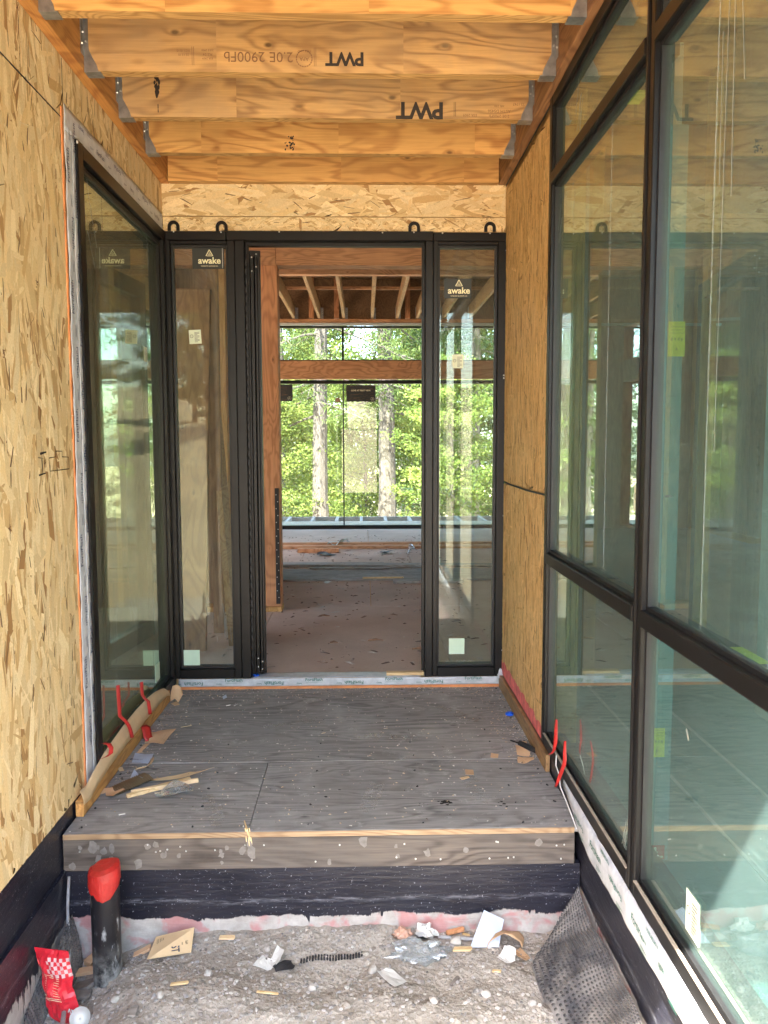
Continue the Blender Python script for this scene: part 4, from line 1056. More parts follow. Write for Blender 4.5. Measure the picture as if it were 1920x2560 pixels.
for y, z0, z1 in ((-1.79, .90, 2.28), (-2.53, .90, 2.28), (-2.83, .9, 2.28)): bx('film_line', M['filmline'], rwn, XG-.0010, XG-.0004, y, y+.0016, z0, z1)
for (y, z0, z1, dy) in ((-2.60, 2.27, 1.82, -.012), (-2.625, 2.27, 2.03, -.03), (-2.55, 2.17, 1.86, -.004), (-2.575, 2.27, 1.3, .004)): smear(rwn, [(y, z0), (y+dy*.5, (z0+z1)/2), (y+dy, z1)], .0014, ax='x', off=XG-.0012)
rnd = random.Random(11)
scribble(rwn, -1.34, 2.24, 3, .05, XG-.0012); scribble(rwn, -1.16, 2.20, 3, .05, XG-.0012); scribble(rwn, -1.42, 2.52, 5, .07, XG-.0012, .0014); scribble(rwn, -2.10, .26, 6, .10, XG-.0012); scribble(rwn, -2.08, .18, 6, .05, XG-.0012, .002)
smear(rwn, [(-2.47, .655), (-2.485, .632)], .004, ax='x', off=XG-.0012)
# white tape strip on the board edge beside the jamb
tpv = tag(ribbon('flashing_tape', [(XR-.0035, -1.057, .20), (XR-.0035, -1.056, 1.2), (XR-.0035, -1.054, 2.585)], (0, 1, 0), .014, M['tape'], None, .001, 2, 3, loc=(XR, -1.05, .1)), 'thin white tape edge between the narrow wall and the window wall', 'tape')
for i in range(9): tape_text(tpv, 'FortiFlash', .014, (XR-.0050, -1.055, .32+.26*i), (0, 0, 1), (0, 1, 0), bold=.01)
# tape skirt folded out under the right window
rows = []
for y, zt, zb, o in [(-1.44, .088, .075, .004), (-1.52, .085, .048, .006), (-1.62, .085, .020, .010), (-1.72, .086, -.006, .014), (-1.85, .086, -.010, .016), (-2.0, .086, -.006, .014), (-2.2, .086, -.004, .015), (-2.4, .086, .002, .013), (-2.6, .086, .006, .015), (-2.9, .086, .008, .014), (-3.4, .086, .008, .014), (-4.2, .086, .008, .012)]:
    rows.append([(XR-.014, y, zt+.004), (XR-.020-o*.2, y, zt-.018), (XR-.014-o*.5, y, zt*.5+zb*.5), (XR-.012-o*.9, y, zt*.15+zb*.85), (XR-.008-o, y, zb)])
sk = prof_ribbon('flashing_tape', rows, M['tape'], amp=.005, loc=(XR, -2.0, .08)); tag(sk, 'wrinkled white tape skirt hanging below the big right window', 'tape')
for i in range(9):
    y = -1.68-.20*i
    text('FortiFlash', .030, M['green_ink'], sk, (XR-.0245, y, .044), (0, -1, 0) if i % 2 else (0, 1, 0), Vector((.10, 0, 1 if i % 2 else -1)), bold=.010)
    mini(sk, (XR-.0265, y-.02, .014), (0, -1, 0), (0, 0, 1), 3, .05, mat='green_ink')
    if i % 2: text('FortiFlash', .022, M['green_ink'], sk, (XR-.0222, y-.09, .076), (0, 1, 0), (0, 0, -1), bold=.01)
o = ribbon('red_tape_strip', [(.706, -1.395, .300), (.703, -1.40, .22), (.700, -1.375, .165), (.690, -1.35, .150)], (.7, -.7, .2), .016, M['redtape'], None, .003, 3, 2, loc=(.7, -1.38, .15), taper=lambda t_: .55+.9*math.sin(math.pi*min(1, t_*1.1))*.5); tag(o, 'upper red tape strip stuck at the near foot of the narrow wall', 'tape')
o = ribbon('red_tape_strip', [(.704, -1.53, .270), (.700, -1.55, .20), (.694, -1.505, .13), (.688, -1.47, .075)], (.7, -.7, .1), .016, M['redtape'], None, .004, 3, 6, loc=(.7, -1.5, .08), taper=lambda t_: .6+.8*math.sin(math.pi*t_)*.5); tag(o, 'lower red tape strip hanging at the start of the white tape skirt', 'tape')
smp = MB().tube([(.706, -1.40, .165), (.700, -1.42, .135), (.704, -1.46, .115), (.698, -1.50, .088), (.705, -1.56, .062), (.716, -1.66, .012)], .0022, 6)
tag(smp.build('backing_curl', M['white'], None, loc=(.7, -1.5, .06)), 'thin white curl of backing film below the red tape strips', 'film')

# tape over the door sill
sp = tag(ribbon('flashing_tape', [(-1.000, -.0205, .037), (-.3, -.0205, .037), (.725, -.0205, .037)], (0, 0, 1), .042, M['tape'], None, .0025, 5, 7, loc=(-.15, 0, .02)), 'white flashing tape with green print under the door and sidelights', 'tape')
ribbon('top_fold', [(-.60, .03, .0605), (-.1, .03, .0605), (.30, .03, .0605)], (0, 1, 0), .10, M['tape'], sp, .003, 5, 8)
for i in range(8):
    x = -.92+.215*i
    if i % 2 == 0: text('FortiFlash', .026, M['green_ink'], sp, (x, -.0245, .034), (-1, 0, 0), (0, 0, -1), bold=.014)
    else: text('FortiFlash', .024, M['green_ink'], sp, (x, -.0245, .050), (1, 0, 0), (0, 0, 1), bold=.014); mini(sp, (x-.045, -.0245, .036), (1, 0, 0), (0, 0, 1), 2, .09, .0008, .004, 'green_ink')
    text('henry', .012, M['green_ink'], sp, (x-.08, -.0245, .030), (-1, 0, 0), (0, 0, -1), bold=.01)
    mini(sp, (x, -.0, .0640), (1, 0, 0), (0, 1, 0), 2, .05, .0016, .006, 'blue_ink')
bx('sill_lip', M['redwood'], None, -1.0, .735, -.0215, -.002, .0005, .0155); tag(bpy.data.objects['sill_lip'], 'thin red-brown wood edge under the white sill tape', 'trim')
tag(bx('wood_shim', M['chip'], None, .115, .318, -.010, .030, .0635, .0800, bevel=.002), 'pale wood shim lying on the sill against the right door jamb', 'shim')
o = crumple('tape_tuft', (.742-.012, -.035, .055), (.014, .012, .045), M['tape'], 'crumpled white tuft of tape in the far right corner of the deck', 'tape', 4, 3, .5)
tag(crumple('blue_tape_tuft', (-.592, .012, .066), (.018, .02, .008), M['bluepl'], None, None, 3, 2, .4), 'small blue scrap at the hinge foot of the door', 'tape')

# ================================================================ INTERIOR TIMBER
def timber(name, label, cat, mat, x0, x1, y0, y1, z0, z1, grp=None, loc=None):
    o = bx(name, M[mat], None, x0, x1, y0, y1, z0, z1, bevel=.003, loc=((x0+x1)/2, (y0+y1)/2, z0)); return tag(o, label, cat, grp)
timber('timber_post', 'tall reddish fir post just inside the door', 'post', 'timber', -.762, -.632, 1.79, 1.93, .080, 2.615)
timber('stud', 'pale stud nailed against the left side of the reddish post', 'stud', 'pine', -.806, -.764, 1.785, 1.925, .080, 2.615)
timber('bottom_plate', 'pale plate under the reddish post', 'plate', 'pine', -1.6, -.628, 1.78, 1.935, .0405, .079)
o = timber('metal_strap', 'black perforated strap on the lower right edge of the reddish post', 'strap', 'rubber', -.672, -.640, 1.782, 1.7885, .10, .98)
b = MB()
for i in range(16): z = .15+.052*i; b.tube([(-.656+.006*(-1)**i, 1.7815, z), (-.656+.006*(-1)**i, 1.779, z)], .004, 6)
b.build('nails', M['nail'], o)['kind'] = 'stuff'
tag(crumple('plastic_plug', (-.80, 1.765, .90), (.026, .03, .016), M['redtape'], None, None, 2, 2, .4), 'small dark red plastic cap on the side of the stud by the post', 'cap')
timber('header_beam', 'fir header beam on top of the reddish post', 'beam', 'timber_x', -.64, 3.2, 1.80, 1.94, 2.617, 2.785)
timber('header_beam', 'short fir block left of the header beam joint', 'beam', 'timber_x', -2.6, -.643, 1.80, 1.94, 2.617, 2.785)
timber('header_beam', 'upper fir beam just above the header inside the door', 'beam', 'timber_x', -3.6, 3.2, 1.86, 1.98, 2.787, 3.02)
timber('header_beam', 'middle fir beam where the rafters start', 'beam', 'timber_x', -4.2, 5.2, 4.30, 4.39, 3.055, 3.30)
timber('header_beam', 'reddish fir beam between the two far windows', 'beam', 'timber_x', -3.0, 2.4, 7.56, 7.70, 2.235, 2.495)
timber('header_beam', 'brown plywood header carrying the rafter hangers', 'beam', 'roofdeck', -3.0, 2.4, 7.60, 7.68, 3.085, 3.655)
timber('trim_board', 'thin reddish board above the clerestory window', 'board', 'timber_x', -4.2, 5.2, 7.50, 7.58, 3.030, 3.078)
timber('trim_board', 'thin pale strip just above the clerestory frame', 'board', 'housewrap', -4.2, 5.2, 7.52, 7.58, 2.992, 3.026)
rx = [-2.55, -2.17, -1.77, -1.36, -.995, -.632, -.280, .125, .482, .772, 1.15, 1.53, 1.92, 2.3]
names6 = {4: 'leftmost rafter seen through the doorway', 5: 'second rafter from the left through the doorway', 6: 'third rafter from the left, nearly end-on through the doorway', 7: 'fourth rafter from the left through the doorway', 8: 'fifth rafter from the left through the doorway', 9: 'rightmost rafter seen through the doorway'}
for i, x in enumerate(rx):
    o = timber('rafter', names6.get(i, 'rafter seen through the right sidelight, beyond the doorway' if i > 9 else 'rafter deeper in the house, behind the post on the left'), 'rafter', 'timber_y', x-.02, x+.02, 4.393, 7.597, 3.085, 3.27, 'interior rafters')
    b = MB(); b.box(x-.0225, x-.0205, 7.47, 7.596, 3.082, 3.25); b.box(x+.0205, x+.0225, 7.47, 7.596, 3.082, 3.25); b.box(x+.0225, x+.055, 7.590, 7.596, 3.082, 3.25)
    h = b.build('rafter_hanger', M['galv'], o)
    b = MB()
    for k in range(5): b.tube([(x+.040, 7.590, 3.10+.032*k), (x+.040, 7.584, 3.10+.032*k)], .006, 6)
    b.build('nails', M['nail'], h)['kind'] = 'stuff'
timber('blocking', 'long pale blocking line crossing behind the rafters', 'blocking', 'timber_x', -4.2, 5.2, 6.4, 6.44, 3.29, 3.33)
timber('blocking', 'flat blocking row above the middle beam', 'blocking', 'timber_x', -4.2, 5.2, 5.0, 5.14, 3.50, 3.55)
for x, lb in ((-.78, 'left short reddish cripple stud above the rafters'), (-.42, 'second short reddish cripple stud above the rafters'), (.60, 'right short reddish cripple stud above the rafters')):
    timber('cripple_stud', lb, 'stud', 'timber', x, x+.07, 7.50, 7.59, 3.09, 3.655)
# interior partition left of the post, and boards leaning behind the left sidelight
b = MB()
for i in range(5): b.box(-1.06-.40*i, -1.02-.40*i, 1.79, 1.93, .08, 2.615)
tag(b.build('stud_row', M['pine']), 'row of studs in the partition left of the reddish post', 'studs')
tag(bx('partition_panel', M['intwall'], None, -3.6, -.87, 1.94, 1.955, .05, 3.0), 'brown plywood partition behind the left sidelight', 'wall')
shell('partition_wall', 'plywood partition running back from the reddish post, with a window-like opening', [(-.95, -.86, 1.96, 2.63, .0405, 3.0), (-.95, -.86, 3.10, 3.95, .0405, 3.0), (-.95, -.86, 2.6305, 3.0995, .0405, .55), (-.95, -.86, 2.6305, 3.0995, 1.86, 2.05), (-.95, -.86, 2.6305, 3.0995, 2.35, 3.0)])
b = MB(); b.prism([(-1.40, .62, .041), (-1.40, .66, .041), (-1.40, 1.05, 2.30), (-1.40, 1.01, 2.30)], (.42, 0, 0), (0, 0, 0)); tag(b.build('leaning_sheet', M['intwall'], bevel=.002), 'brown plywood sheet leaning behind the left sidelight', 'sheet')
b = MB(); b.prism([(-.86, .75, .041), (-.82, .75, .041), (-1.02, 1.3, 1.55), (-1.06, 1.3, 1.55)], (0, .25, .02), (0, 0, 0)); tag(b.build('leaning_board', M['timber_y'], bevel=.002), 'narrow board leaning at a slant behind the left sidelight', 'board')
timber('stud', 'wide brown stud behind the left sidelight', 'stud', 'intwall', -1.02, -.95, 1.10, 1.16, .04, 2.9)
# post wrapped in pale tape behind the window wall
wp = thing('wrapped_post', 'pale wrapped post seen through the window wall, with orange spray band', 'post', (1.22, .2, 0))
bx('wood_side', M['pine'], wp, 1.19, 1.25, .00, .06, .0, 3.0, bevel=.002); bx('wrap', M['housewrap'], wp, 1.188, 1.25, .061, .24, .0, 3.0, bevel=.002)
bx('orange_band', M['orange'], wp, 1.186, 1.1878, .14, .24, .95, 1.28)
for i in range(6): text('FortiFlash', .045, M['blue_ink'], wp, (1.1868, .11, .45+.45*i), (0, 0, 1), (0, 1, 0), bold=.01)
for i, (x, y) in enumerate([(1.9, -.6), (1.95, -1.1), (2.6, -.2), (2.4, -1.6), (2.9, -2.4), (2.2, .9), (2.9, 1.3), (2.5, -3.1), (1.75, .4)]):
    timber('stud', ['nearest', 'second', 'third', 'fourth', 'fifth', 'sixth', 'seventh', 'eighth', 'ninth'][i]+' bare stud standing in the room behind the window wall', 'stud', 'pine' if i % 2 else 'housewrap', x, x+.05, y, y+.12, .0, 3.65, 'studs behind the window wall')
tag(bx('insulation_panel', M['membrane'], None, 3.1, 3.14, -3.9, -.5, .0, 2.1), 'blue-green insulation panel standing in the room behind the window wall', 'panel')

# things lying on the interior floor
def plank(label, mat, x0, x1, y, w_, z, h, yaw=0.0, name='plank'):
    b = MB(); cx, cy = (x0+x1)/2, y; L = (x1-x0)/2; c, s = math.cos(yaw), math.sin(yaw)
    q = [(-L, -w_/2), (L, -w_/2), (L, w_/2), (-L, w_/2)]
    b.prism([(cx+a*c-d*s, cy+a*s+d*c, z) for a, d in q], (0, 0, h), (0, 0, 0)); return tag(b.build(name, M[mat], bevel=.002, loc=(cx, cy, z)), label, 'board')
F0 = .0405
plank('long reddish board across the far floor, behind the short block', 'timber_x', -2.4, 1.9, 5.72, .09, F0, .038, .01)
plank('second long reddish board across the far floor, nearer one', 'timber_x', -2.0, 2.3, 5.42, .09, F0, .036, -.012)
plank('short reddish two-by-four offcut on the far floor', 'timber', -.78, -.30, 5.10, .09, F0, .045, .0)
plank('weathered grey plank across the floor, farthest of the grey ones', 'greyplank', -2.3, .2, 4.05, .16, F0, .030, -.03)
plank('weathered grey plank tilting to the right', 'greyplank', -.5, 1.9, 3.86, .15, F0+.0205, .022, -.06)
plank('thin grey lath lying in front of the grey planks', 'greyplank', -.55, .25, 3.72, .05, F0+.0215, .012, -.03)
o = plank('dark sheet of plywood flat on the floor beyond the doorway', 'deckply', -2.6, 1.4, 3.42, .62, F0, .019)
o.name = 'floor_plywood'; o['category'] = 'plywood'
plank('pale lath lying on the dark plywood', 'chip', -.02, .36, 3.15, .035, F0+.0198, .012, .01)
plank('grey offcut at the right on the edge of the dark plywood', 'greyplank', .26, .9, 3.02, .12, F0, .022, .0)
def floorbit(label, cat, x, y, sx, sy, mat, seed, curl=.02, name='paper_scrap'):
    n = 9; P = [(x+math.cos(6.283*i/n)*sx*random.uniform(.6, 1.1), y+math.sin(6.283*i/n)*sy*random.uniform(.6, 1.1)) for i in range(n)]
    return sheet_poly(name, P, F0, M[mat], curl, seed, None, label, cat)
floorbit('white crumpled scrap on the dark plywood', 'paper', -.34, 3.02, .05, .06, 'white', 4)
floorbit('bundle of pale strapping on the reddish boards', 'strap', -.36, 5.70, .16, .10, 'housewrap', 5, .05, 'strapping')
floorbit('clear bottle-like plastic lump on the right of the reddish boards', 'plastic', .55, 5.05, .08, .09, 'clear_film', 6, .06, 'plastic_scrap')
floorbit('dark felt scrap on the far floor', 'felt', .25, 4.95, .10, .10, 'rubber', 7, .02, 'felt_scrap')
floorbit('second dark felt scrap left of the others on the far floor', 'felt', -.42, 4.85, .14, .10, 'rubber', 8, .02, 'felt_scrap')
V, Fc, C = [], [], []
for i in range(900):
    x = random.uniform(-1.1, .9); y = .15+random.random()**.8*6.6; s = random.uniform(.003, .010); a = random.uniform(0, 3.14); L = s*random.choice([1, 1, 1.5, 4]); ca, sa = math.cos(a), math.sin(a); k = len(V)
    for u, v, zz in ((-L, -s, .0006), (L, -s, .0006), (L, s, .0014), (-L, s, .0006), (0, 0, .002+s*.6)): V.append((x+u*ca-v*sa, y+u*sa+v*ca, F0+zz))
    Fc += [(k, k+1, k+4), (k+1, k+2, k+4), (k+2, k+3, k+4), (k+3, k, k+4)]
    c = random.choice([(.12, .07, .05), (.12, .07, .05), (.45, .36, .29), (.30, .2, .14), (.6, .55, .48)]); C += [c+(1,)]*5
tag(link_mesh('floor_litter', V, Fc, M['gravel'], cols=C), 'wood chips, grit and bark bits littering the interior floor', 'litter', kind='stuff')
for i, (x, y, L) in enumerate([(.07, .85, .05), (-.20, .80, .025), (-.80+.5, 1.6, .04), (.34, .62, .05)]):
    o = MB().tube([(x-L, y, F0+.006), (x, y+.01, F0+.010), (x+L, y-.004, F0+.006)], [.004, .007, .003], 6).build('wood_chip', M['intwall'])
    tag(o, ['dark curled bark chip right of the middle of the doorway floor', 'small dark chip in the middle of the doorway floor', 'thin chip near the dark plywood on the doorway floor', 'thin splinter at the right of the doorway floor'][i], 'chip')

# ================================================================ FAR WINDOWS, TERRACE
fw = thing('far_window', 'wide far window looking into the trees, with black stickers', 'window', (0, 7.6, .04))
mul = [-2.98, -1.64, -.30, 1.04, 2.38]
bx('frame_member', M['frame'], fw, -3.0, 2.4, 7.58, 7.66, .0405, .098, bevel=.002); bx('frame_member', M['frame'], fw, -3.0, 2.4, 7.58, 7.66, 2.165, 2.215, bevel=.002)
for x in mul[1:-1]:
    if abs(x-1.04) < .01: continue
    bx('mullion', M['bead'], fw, x-.009, x+.009, 7.60, 7.64, .0985, 2.1645)
edges = [-2.98, -1.64, -.30, 2.38]
for a, c in zip(edges, edges[1:]): bx('window_pane', M['glass_far'], fw, a+.0095, c-.0095, 7.617, 7.623, .0985, 2.164)
def fst(x0, x1, z0, z1, l, mat='sticker_black'):
    o = bx('sticker', M[mat], fw, x0, x1, 7.612, 7.614, z0, z1); o['label'] = l; return o
def cracks(s_, x0, x1, z0, z1):
    b = MB(); r = random.Random(int(x0*100))
    for j in range(9):
        z = z0+(z1-z0)*(.08+.1*j); x = x0+.006
        while x < x1-.03:
            L = r.uniform(.012, .035); dz = r.uniform(-.007, .007)
            if r.random() < .8: b.add([(x, 7.6112, z), (x+L, 7.6112, z+dz), (x+L, 7.6112, z+dz+.0022), (x, 7.6112, z+.0022)], [(0, 1, 2, 3)])
            x += L; z += dz
    b.build('print', M['ink_faint'], s_)
s_ = fst(-.254, .170, 1.908, 2.146, 'large black sticker with bark pattern'); cracks(s_, -.25, .168, 1.91, 2.145)
text('LOVE AT FIRST VIEW.', .030, M['cream_ink'], s_, (-.04, 7.6105, 2.068), (1, 0, 0), (0, 0, 1), bold=.02)
def emblem(s_, x, z, r=.026):
    b = MB()
    for i in range(18):
        a0, a1 = 6.283*i/18, 6.283*(i+.75)/18
        b.add([(x+math.cos(a)*q, 7.6105, z+math.sin(a)*q) for q, a in ((r*.88, a0), (r, a0), (r, a1), (r*.88, a1))], [(0, 1, 2, 3)])
    for q in (-1, 1): b.add([(x+q*r*.55, 7.6105, z-r*.4), (x+q*r*.40, 7.6105, z-r*.4), (x, 7.6105, z+r*.45), (x, 7.6105, z+r*.62)], [(0, 1, 2, 3)])
    b.add([(x-r*.1, 7.6105, z-r*.4), (x+r*.1, 7.6105, z-r*.4), (x, 7.6105, z+r*.2)], [(0, 1, 2)])
    b.build('logo', M['cream_ink'], s_)
emblem(s_, .125, 1.945)
s2_ = fst(-1.45, -1.036, 1.915, 2.158, 'black sticker half hidden by the post'); cracks(s2_, -1.44, -1.09, 1.92, 2.15); emblem(s2_, -1.082, 1.958)
fst(-.414, -.348, 1.904, 1.962, 'small dark square left of the mullion', 'intwall'); fst(.793, .857, 1.904, 1.962, 'small dark square at the right', 'intwall')
cw = thing('clerestory_window', 'narrow far clerestory window showing sky and fir branches', 'window', (0, 7.6, 2.5))
bx('frame_member', M['frame'], cw, -3.0, 2.4, 7.58, 7.66, 2.962, 2.990, bevel=.002); bx('frame_member', M['frame'], cw, -3.0, 2.4, 7.58, 7.66, 2.4955, 2.508, bevel=.001)
for a, c in zip(mul, mul[1:]):
    bx('window_pane', M['glass_far'], cw, a+.0155, c-.0155, 7.617, 7.623, 2.509, 2.961)
for x in mul[1:-1]: bx('mullion', M['frame'], cw, x-.015, x+.015, 7.595, 7.645, 2.5085, 2.9615)
te = tag(bx('terrace', M['floor'], None, -4.4, 5.4, 7.70, 9.10, -.18, -.005), kind='structure')
M['terr'] = plain('tan_terrace_board', (.36, .30, .22), .85, 0, .2, 6)
for i in range(5): bx('plywood_sheet', M['terr'], te, -4.3+1.95*i, -4.3+1.95*i+1.946, 7.72, 9.09-.04*(i == 3), -.0045, .012)
for i in range(14):
    x = -2.6+.42*i
    timber('deck_joist', 'pale deck joist end beyond the far window, '+['first', 'second', 'third', 'fourth', 'fifth', 'sixth', 'seventh', 'eighth', 'ninth', 'tenth', 'eleventh', 'twelfth', 'thirteenth', 'fourteenth'][i]+' from the left', 'joist', 'greyplank', x, x+.05, 9.105, 10.1, -.20, .0, 'deck joists beyond the terrace')
timber('edge_board', 'dark outer rim board of the terrace joists', 'board', 'greyplank', -4.4, 5.4, 10.102, 10.14, -.22, -.01)

# ================================================================ THINGS LYING ON THE DECK
Z0 = .0006
def scrap(pts, mat, label, cat='paper', curl=.006, seed=0, name='paper_scrap', th=.0006, grp=None): return sheet_poly(name, pts, Z0, M[mat], curl, seed, None, label, cat, th, grp)
sh = lambda P, dx=0, dy=0: [(p[0]+dx, p[1]+dy) for p in P]
scrap([(-.985, -.657), (-.962, -.678), (-.945, -.66), (-.866, -.661), (-.887, -.816), (-.940, -.809), (-.953, -.817), (-.965, -.747)], 'kraft', 'torn kraft paper sheet curling at the left window sill', curl=.014, seed=1)
scrap([(-.945, -.815), (-.960, -.905), (-.982, -.918), (-.978, -.889), (-.964, -.815)], 'kraft', 'narrow kraft tail leading to the blue-white label', seed=2)
ws = scrap([(-.982, -.918), (-.900, -.930), (-.893, -.986), (-.898, -1.032), (-.970, -1.009)], 'bluepaper', 'blue-white label scrap with printed edge on the deck', 'paper', .008, 3)
mini(ws, (-.975, -1.004, .014), (1, -.15, 0), (0, 1, 0), 2, .05, .0022, .006, 'blue_ink')
rib = ribbon('paper_ribbon', [(-.893, -.978, .006), (-.882, -1.03, .012), (-.888, -1.076, .010), (-.925, -1.105, .012)], (.8, .5, .35), .016, M['kraft_pale'], None, .002, 2, 3, loc=(-.89, -1.04, 0)); tag(rib, 'curled pale ribbon between the blue-white scraps', 'paper')
scrap([(-.934, -1.100), (-.871, -1.204), (-.928, -1.193)], 'bluepaper', 'folded blue-white triangle above the ribbed strip', curl=.016, seed=4)
# ribbed metal strip
V, Fc = [], []; p0, p1 = Vector((-.985, -1.258, .004)), Vector((-.880, -1.150, .016)); wv = Vector((.052, -.062, 0)); n = 64
for i in range(n+1):
    p = p0.lerp(p1, i/n); zz = .0028*math.sin(i*1.57)
    V += [tuple(p+Vector((0, 0, zz))), tuple(p+wv*.5+Vector((0, 0, zz+.004))), tuple(p+wv+Vector((0, 0, zz)))]
for i in range(n):
    for j in range(2): a = i*3+j; Fc.append((a, a+1, a+4, a+3))
o = link_mesh('ribbed_strip', V, Fc, M['brown_metal'], None, loc=(-.93, -1.2, 0)); md = o.modifiers.new('thick', 'SOLIDIFY'); md.thickness = .001; tag(o, 'ribbed brown metal strip lying under the blue-white triangle', 'strip')
scrap([(-.873, -1.199), (-.809, -1.187), (-.708, -1.114), (-.611, -1.109), (-.636, -1.127), (-.737, -1.178), (-.814, -1.216)], 'kraft_pale', 'long pale paper sliver pointing right on the deck', curl=.010, seed=5)
def splinter(label, a, b_, w_, h, mat='chip', z=.001):
    a, b_ = Vector(a+(0,)), Vector(b_+(0,)); d = (b_-a); L = d.length; d.normalize(); nn = Vector((-d.y, d.x, 0)); b = MB(); n = 9; V = []
    r = random.Random(len(label))
    for i in range(n+1):
        t_ = i/n; ww = w_*(.55+.5*math.sin(math.pi*min(1, .12+t_*.9)))*r.uniform(.85, 1.1); p = a+d*L*t_+nn*r.uniform(-.002, .002)
        for s, zz in ((-1, 0), (1, 0), (.8, h), (-.7, h*r.uniform(.7, 1))): V.append(tuple(p+nn*ww*.5*s+Vector((0, 0, z+zz))))
    Fc = []
    for i in range(n):
        for j in range(4): Fc.append((i*4+j, i*4+(j+1) % 4, (i+1)*4+(j+1) % 4, (i+1)*4+j))
    Fc += [(3, 2, 1, 0), (n*4, n*4+1, n*4+2, n*4+3)]
    return tag(link_mesh('wood_splinter', V, Fc, M[mat], None, loc=a), label, 'wood')
splinter('longest pale wood splinter on the deck, by the clear film', (-.893, -1.345), (-.690, -1.192), .026, .012)
splinter('thinner wood splinter lying against the longest one', (-.885, -1.318), (-.655, -1.212), .016, .016, 'kraft_pale')
scrap([(-.802, -1.308), (-.728, -1.269), (-.661, -1.264), (-.653, -1.313), (-.684, -1.332), (-.719, -1.384), (-.789, -1.336)], 'clear_film', 'crinkled clear plastic film beside the wood splinters', 'plastic', .022, 6, 'plastic_film')
scrap([(-1.02, -1.330), (-1.012, -1.276), (-.968, -1.275), (-.946, -1.317), (-.921, -1.304), (-.908, -1.318), (-.936, -1.371), (-.966, -1.357), (-.984, -1.309), (-1.006, -1.336)], 'kraft', 'torn brown paper at the near left corner of the deck', curl=.012, seed=7)
scrap([(-1.012, -1.080), (-.989, -1.073), (-.972, -1.113), (-.987, -1.120)], 'kraft_pale', 'small ragged scrap beside the left sill board', seed=8)
scrap([(-.985, -.264), (-.962, -.228), (-.938, -.278), (-.956, -.301)], 'kraft_pale', 'small pale scrap at the far end of the left sill', seed=9)
scrap([(-.744, -.16), (-.729, -.129), (-.718, -.174), (-.735, -.191)], 'bluepaper', 'tiny blue-grey scrap on the far left of the deck', seed=10)
rows = [[(-.985, -.225, .085), (-.960, -.22, .09), (-.945, -.215, .075)], [(-.990, -.245, .055), (-.955, -.235, .06), (-.930, -.235, .045)], [(-.985, -.275, .02), (-.965, -.26, .03), (-.945, -.27, .012)]]
tag(prof_ribbon('kraft_fold', rows, M['kraft'], loc=(-.96, -.24, 0)), 'folded kraft paper end in the far left corner of the deck', 'paper')
redtape([(-1.0, -.735, .060), (-.978, -.745, .052), (-.970, -.765, .020), (-.955, -.775, .006)], .040, 'wide red tape tab on the deck beside the torn kraft sheet')
scrap([(-.985, -.735), (-.955, -.730), (-.950, -.790), (-.975, -.795)], 'kraft_pale', 'small pale tab stuck to the red tape on the deck', seed=12)
scrap([(.650, -.889), (.700, -.968), (.690, -1.0), (.640, -.988)], 'kraft', 'larger kraft scrap near the right wall, upper one', curl=.012, seed=13)
scrap([(.640, -.999), (.705, -1.022), (.697, -1.053), (.652, -1.073), (.628, -1.062)], 'kraft', 'larger kraft scrap near the right wall, lower one', curl=.010, seed=14)
scrap([(.685, -.826), (.712, -.834), (.700, -.902), (.678, -.89)], 'kraft_pale', 'kraft scrap touching the plinth board, above the black tube', curl=.008, seed=15)
scrap([(.532, -.969), (.564, -.975), (.554, -1.013), (.523, -1.01)], 'kraft', 'small square kraft chip alone on the right half of the deck', seed=16)
scrap([(.400, -1.135), (.435, -1.14), (.429, -1.194), (.397, -1.189)], 'kraft', 'kraft square farther one of a touching pair on the deck', seed=17)
scrap([(.371, -1.211), (.408, -1.196), (.409, -1.218), (.376, -1.236)], 'kraft_pale', 'pale kraft chip nearer one of a touching pair on the deck', seed=18)
b = MB(); b.tube([(.640, -.835, .010), (.668, -.87, .011), (.672, -.875, .013), (.700, -.925, .014), (.716, -.955, .013), (.718, -.958, .006), (.722, -.965, .006)], [.003, .003, .011, .012, .011, .005, .004], 10)
tag(b.build('black_tube', M['rubber'], None, loc=(.68, -.89, 0)), 'black tube with thin nozzle beside the kraft scraps on the right', 'tube')
b = MB(); n = 20; b.tube([(.700, -.475, .001), (.700, -.475, .010), (.700, -.475, .012)], [.020, .020, .017], n)
bc = b.build('plastic_disc', M['bluepl'], None, loc=(.70, -.475, 0)); tag(bc, 'round blue plastic cap by the right wall', 'cap')
MB().tube([(.700, -.475, .0122), (.700, -.475, .0150)], [.008, .007], 12).build('knob', M['bluepl'], bc)
b = MB()
for dx, l in ((-.004, .045), (.003, .06), (.009, .05)): b.add([(-.410+dx, YF-.001-.001*dx, .012), (-.406+dx, YF-.001, .012), (-.400+dx*1.4, YF-.010, .012-l), (-.403+dx*1.4, YF-.010, .012-l)], [(0, 1, 2, 3), (3, 2, 1, 0)])
b.tube([(-.425, -1.55, .003), (-.405, -1.625, .006), (-.392, -1.634, -.028)], [.002, .004, .0025], 6)
tag(b.build('wood_sliver', M['chip'], None, loc=(-.40, YF, 0)), 'pale wood sliver sticking over the deck edge at the sheet joint', 'wood')
for i, (x, y, a) in enumerate([(-.70, -.30, .5), (-.88, -1.49, .3), (.28, -.055, 1.2), (-.66, -.30, 1.0)]):
    b = MB().tube([(x, y, .003), (x+.022*math.cos(a), y+.022*math.sin(a), .004)], .0022, 6)
    tag(b.build('nail' if i in (2, 3) else 'white_curl', M['nail'] if i in (2, 3) else M['white'], None, loc=(x, y, 0)), ['white plastic curl on the far left of the deck', 'white bit near the front left deck edge', 'bright nail lying by the door sill', 'dark nail lying near the far white curl'][i], 'scrap' if i < 2 else 'nail')
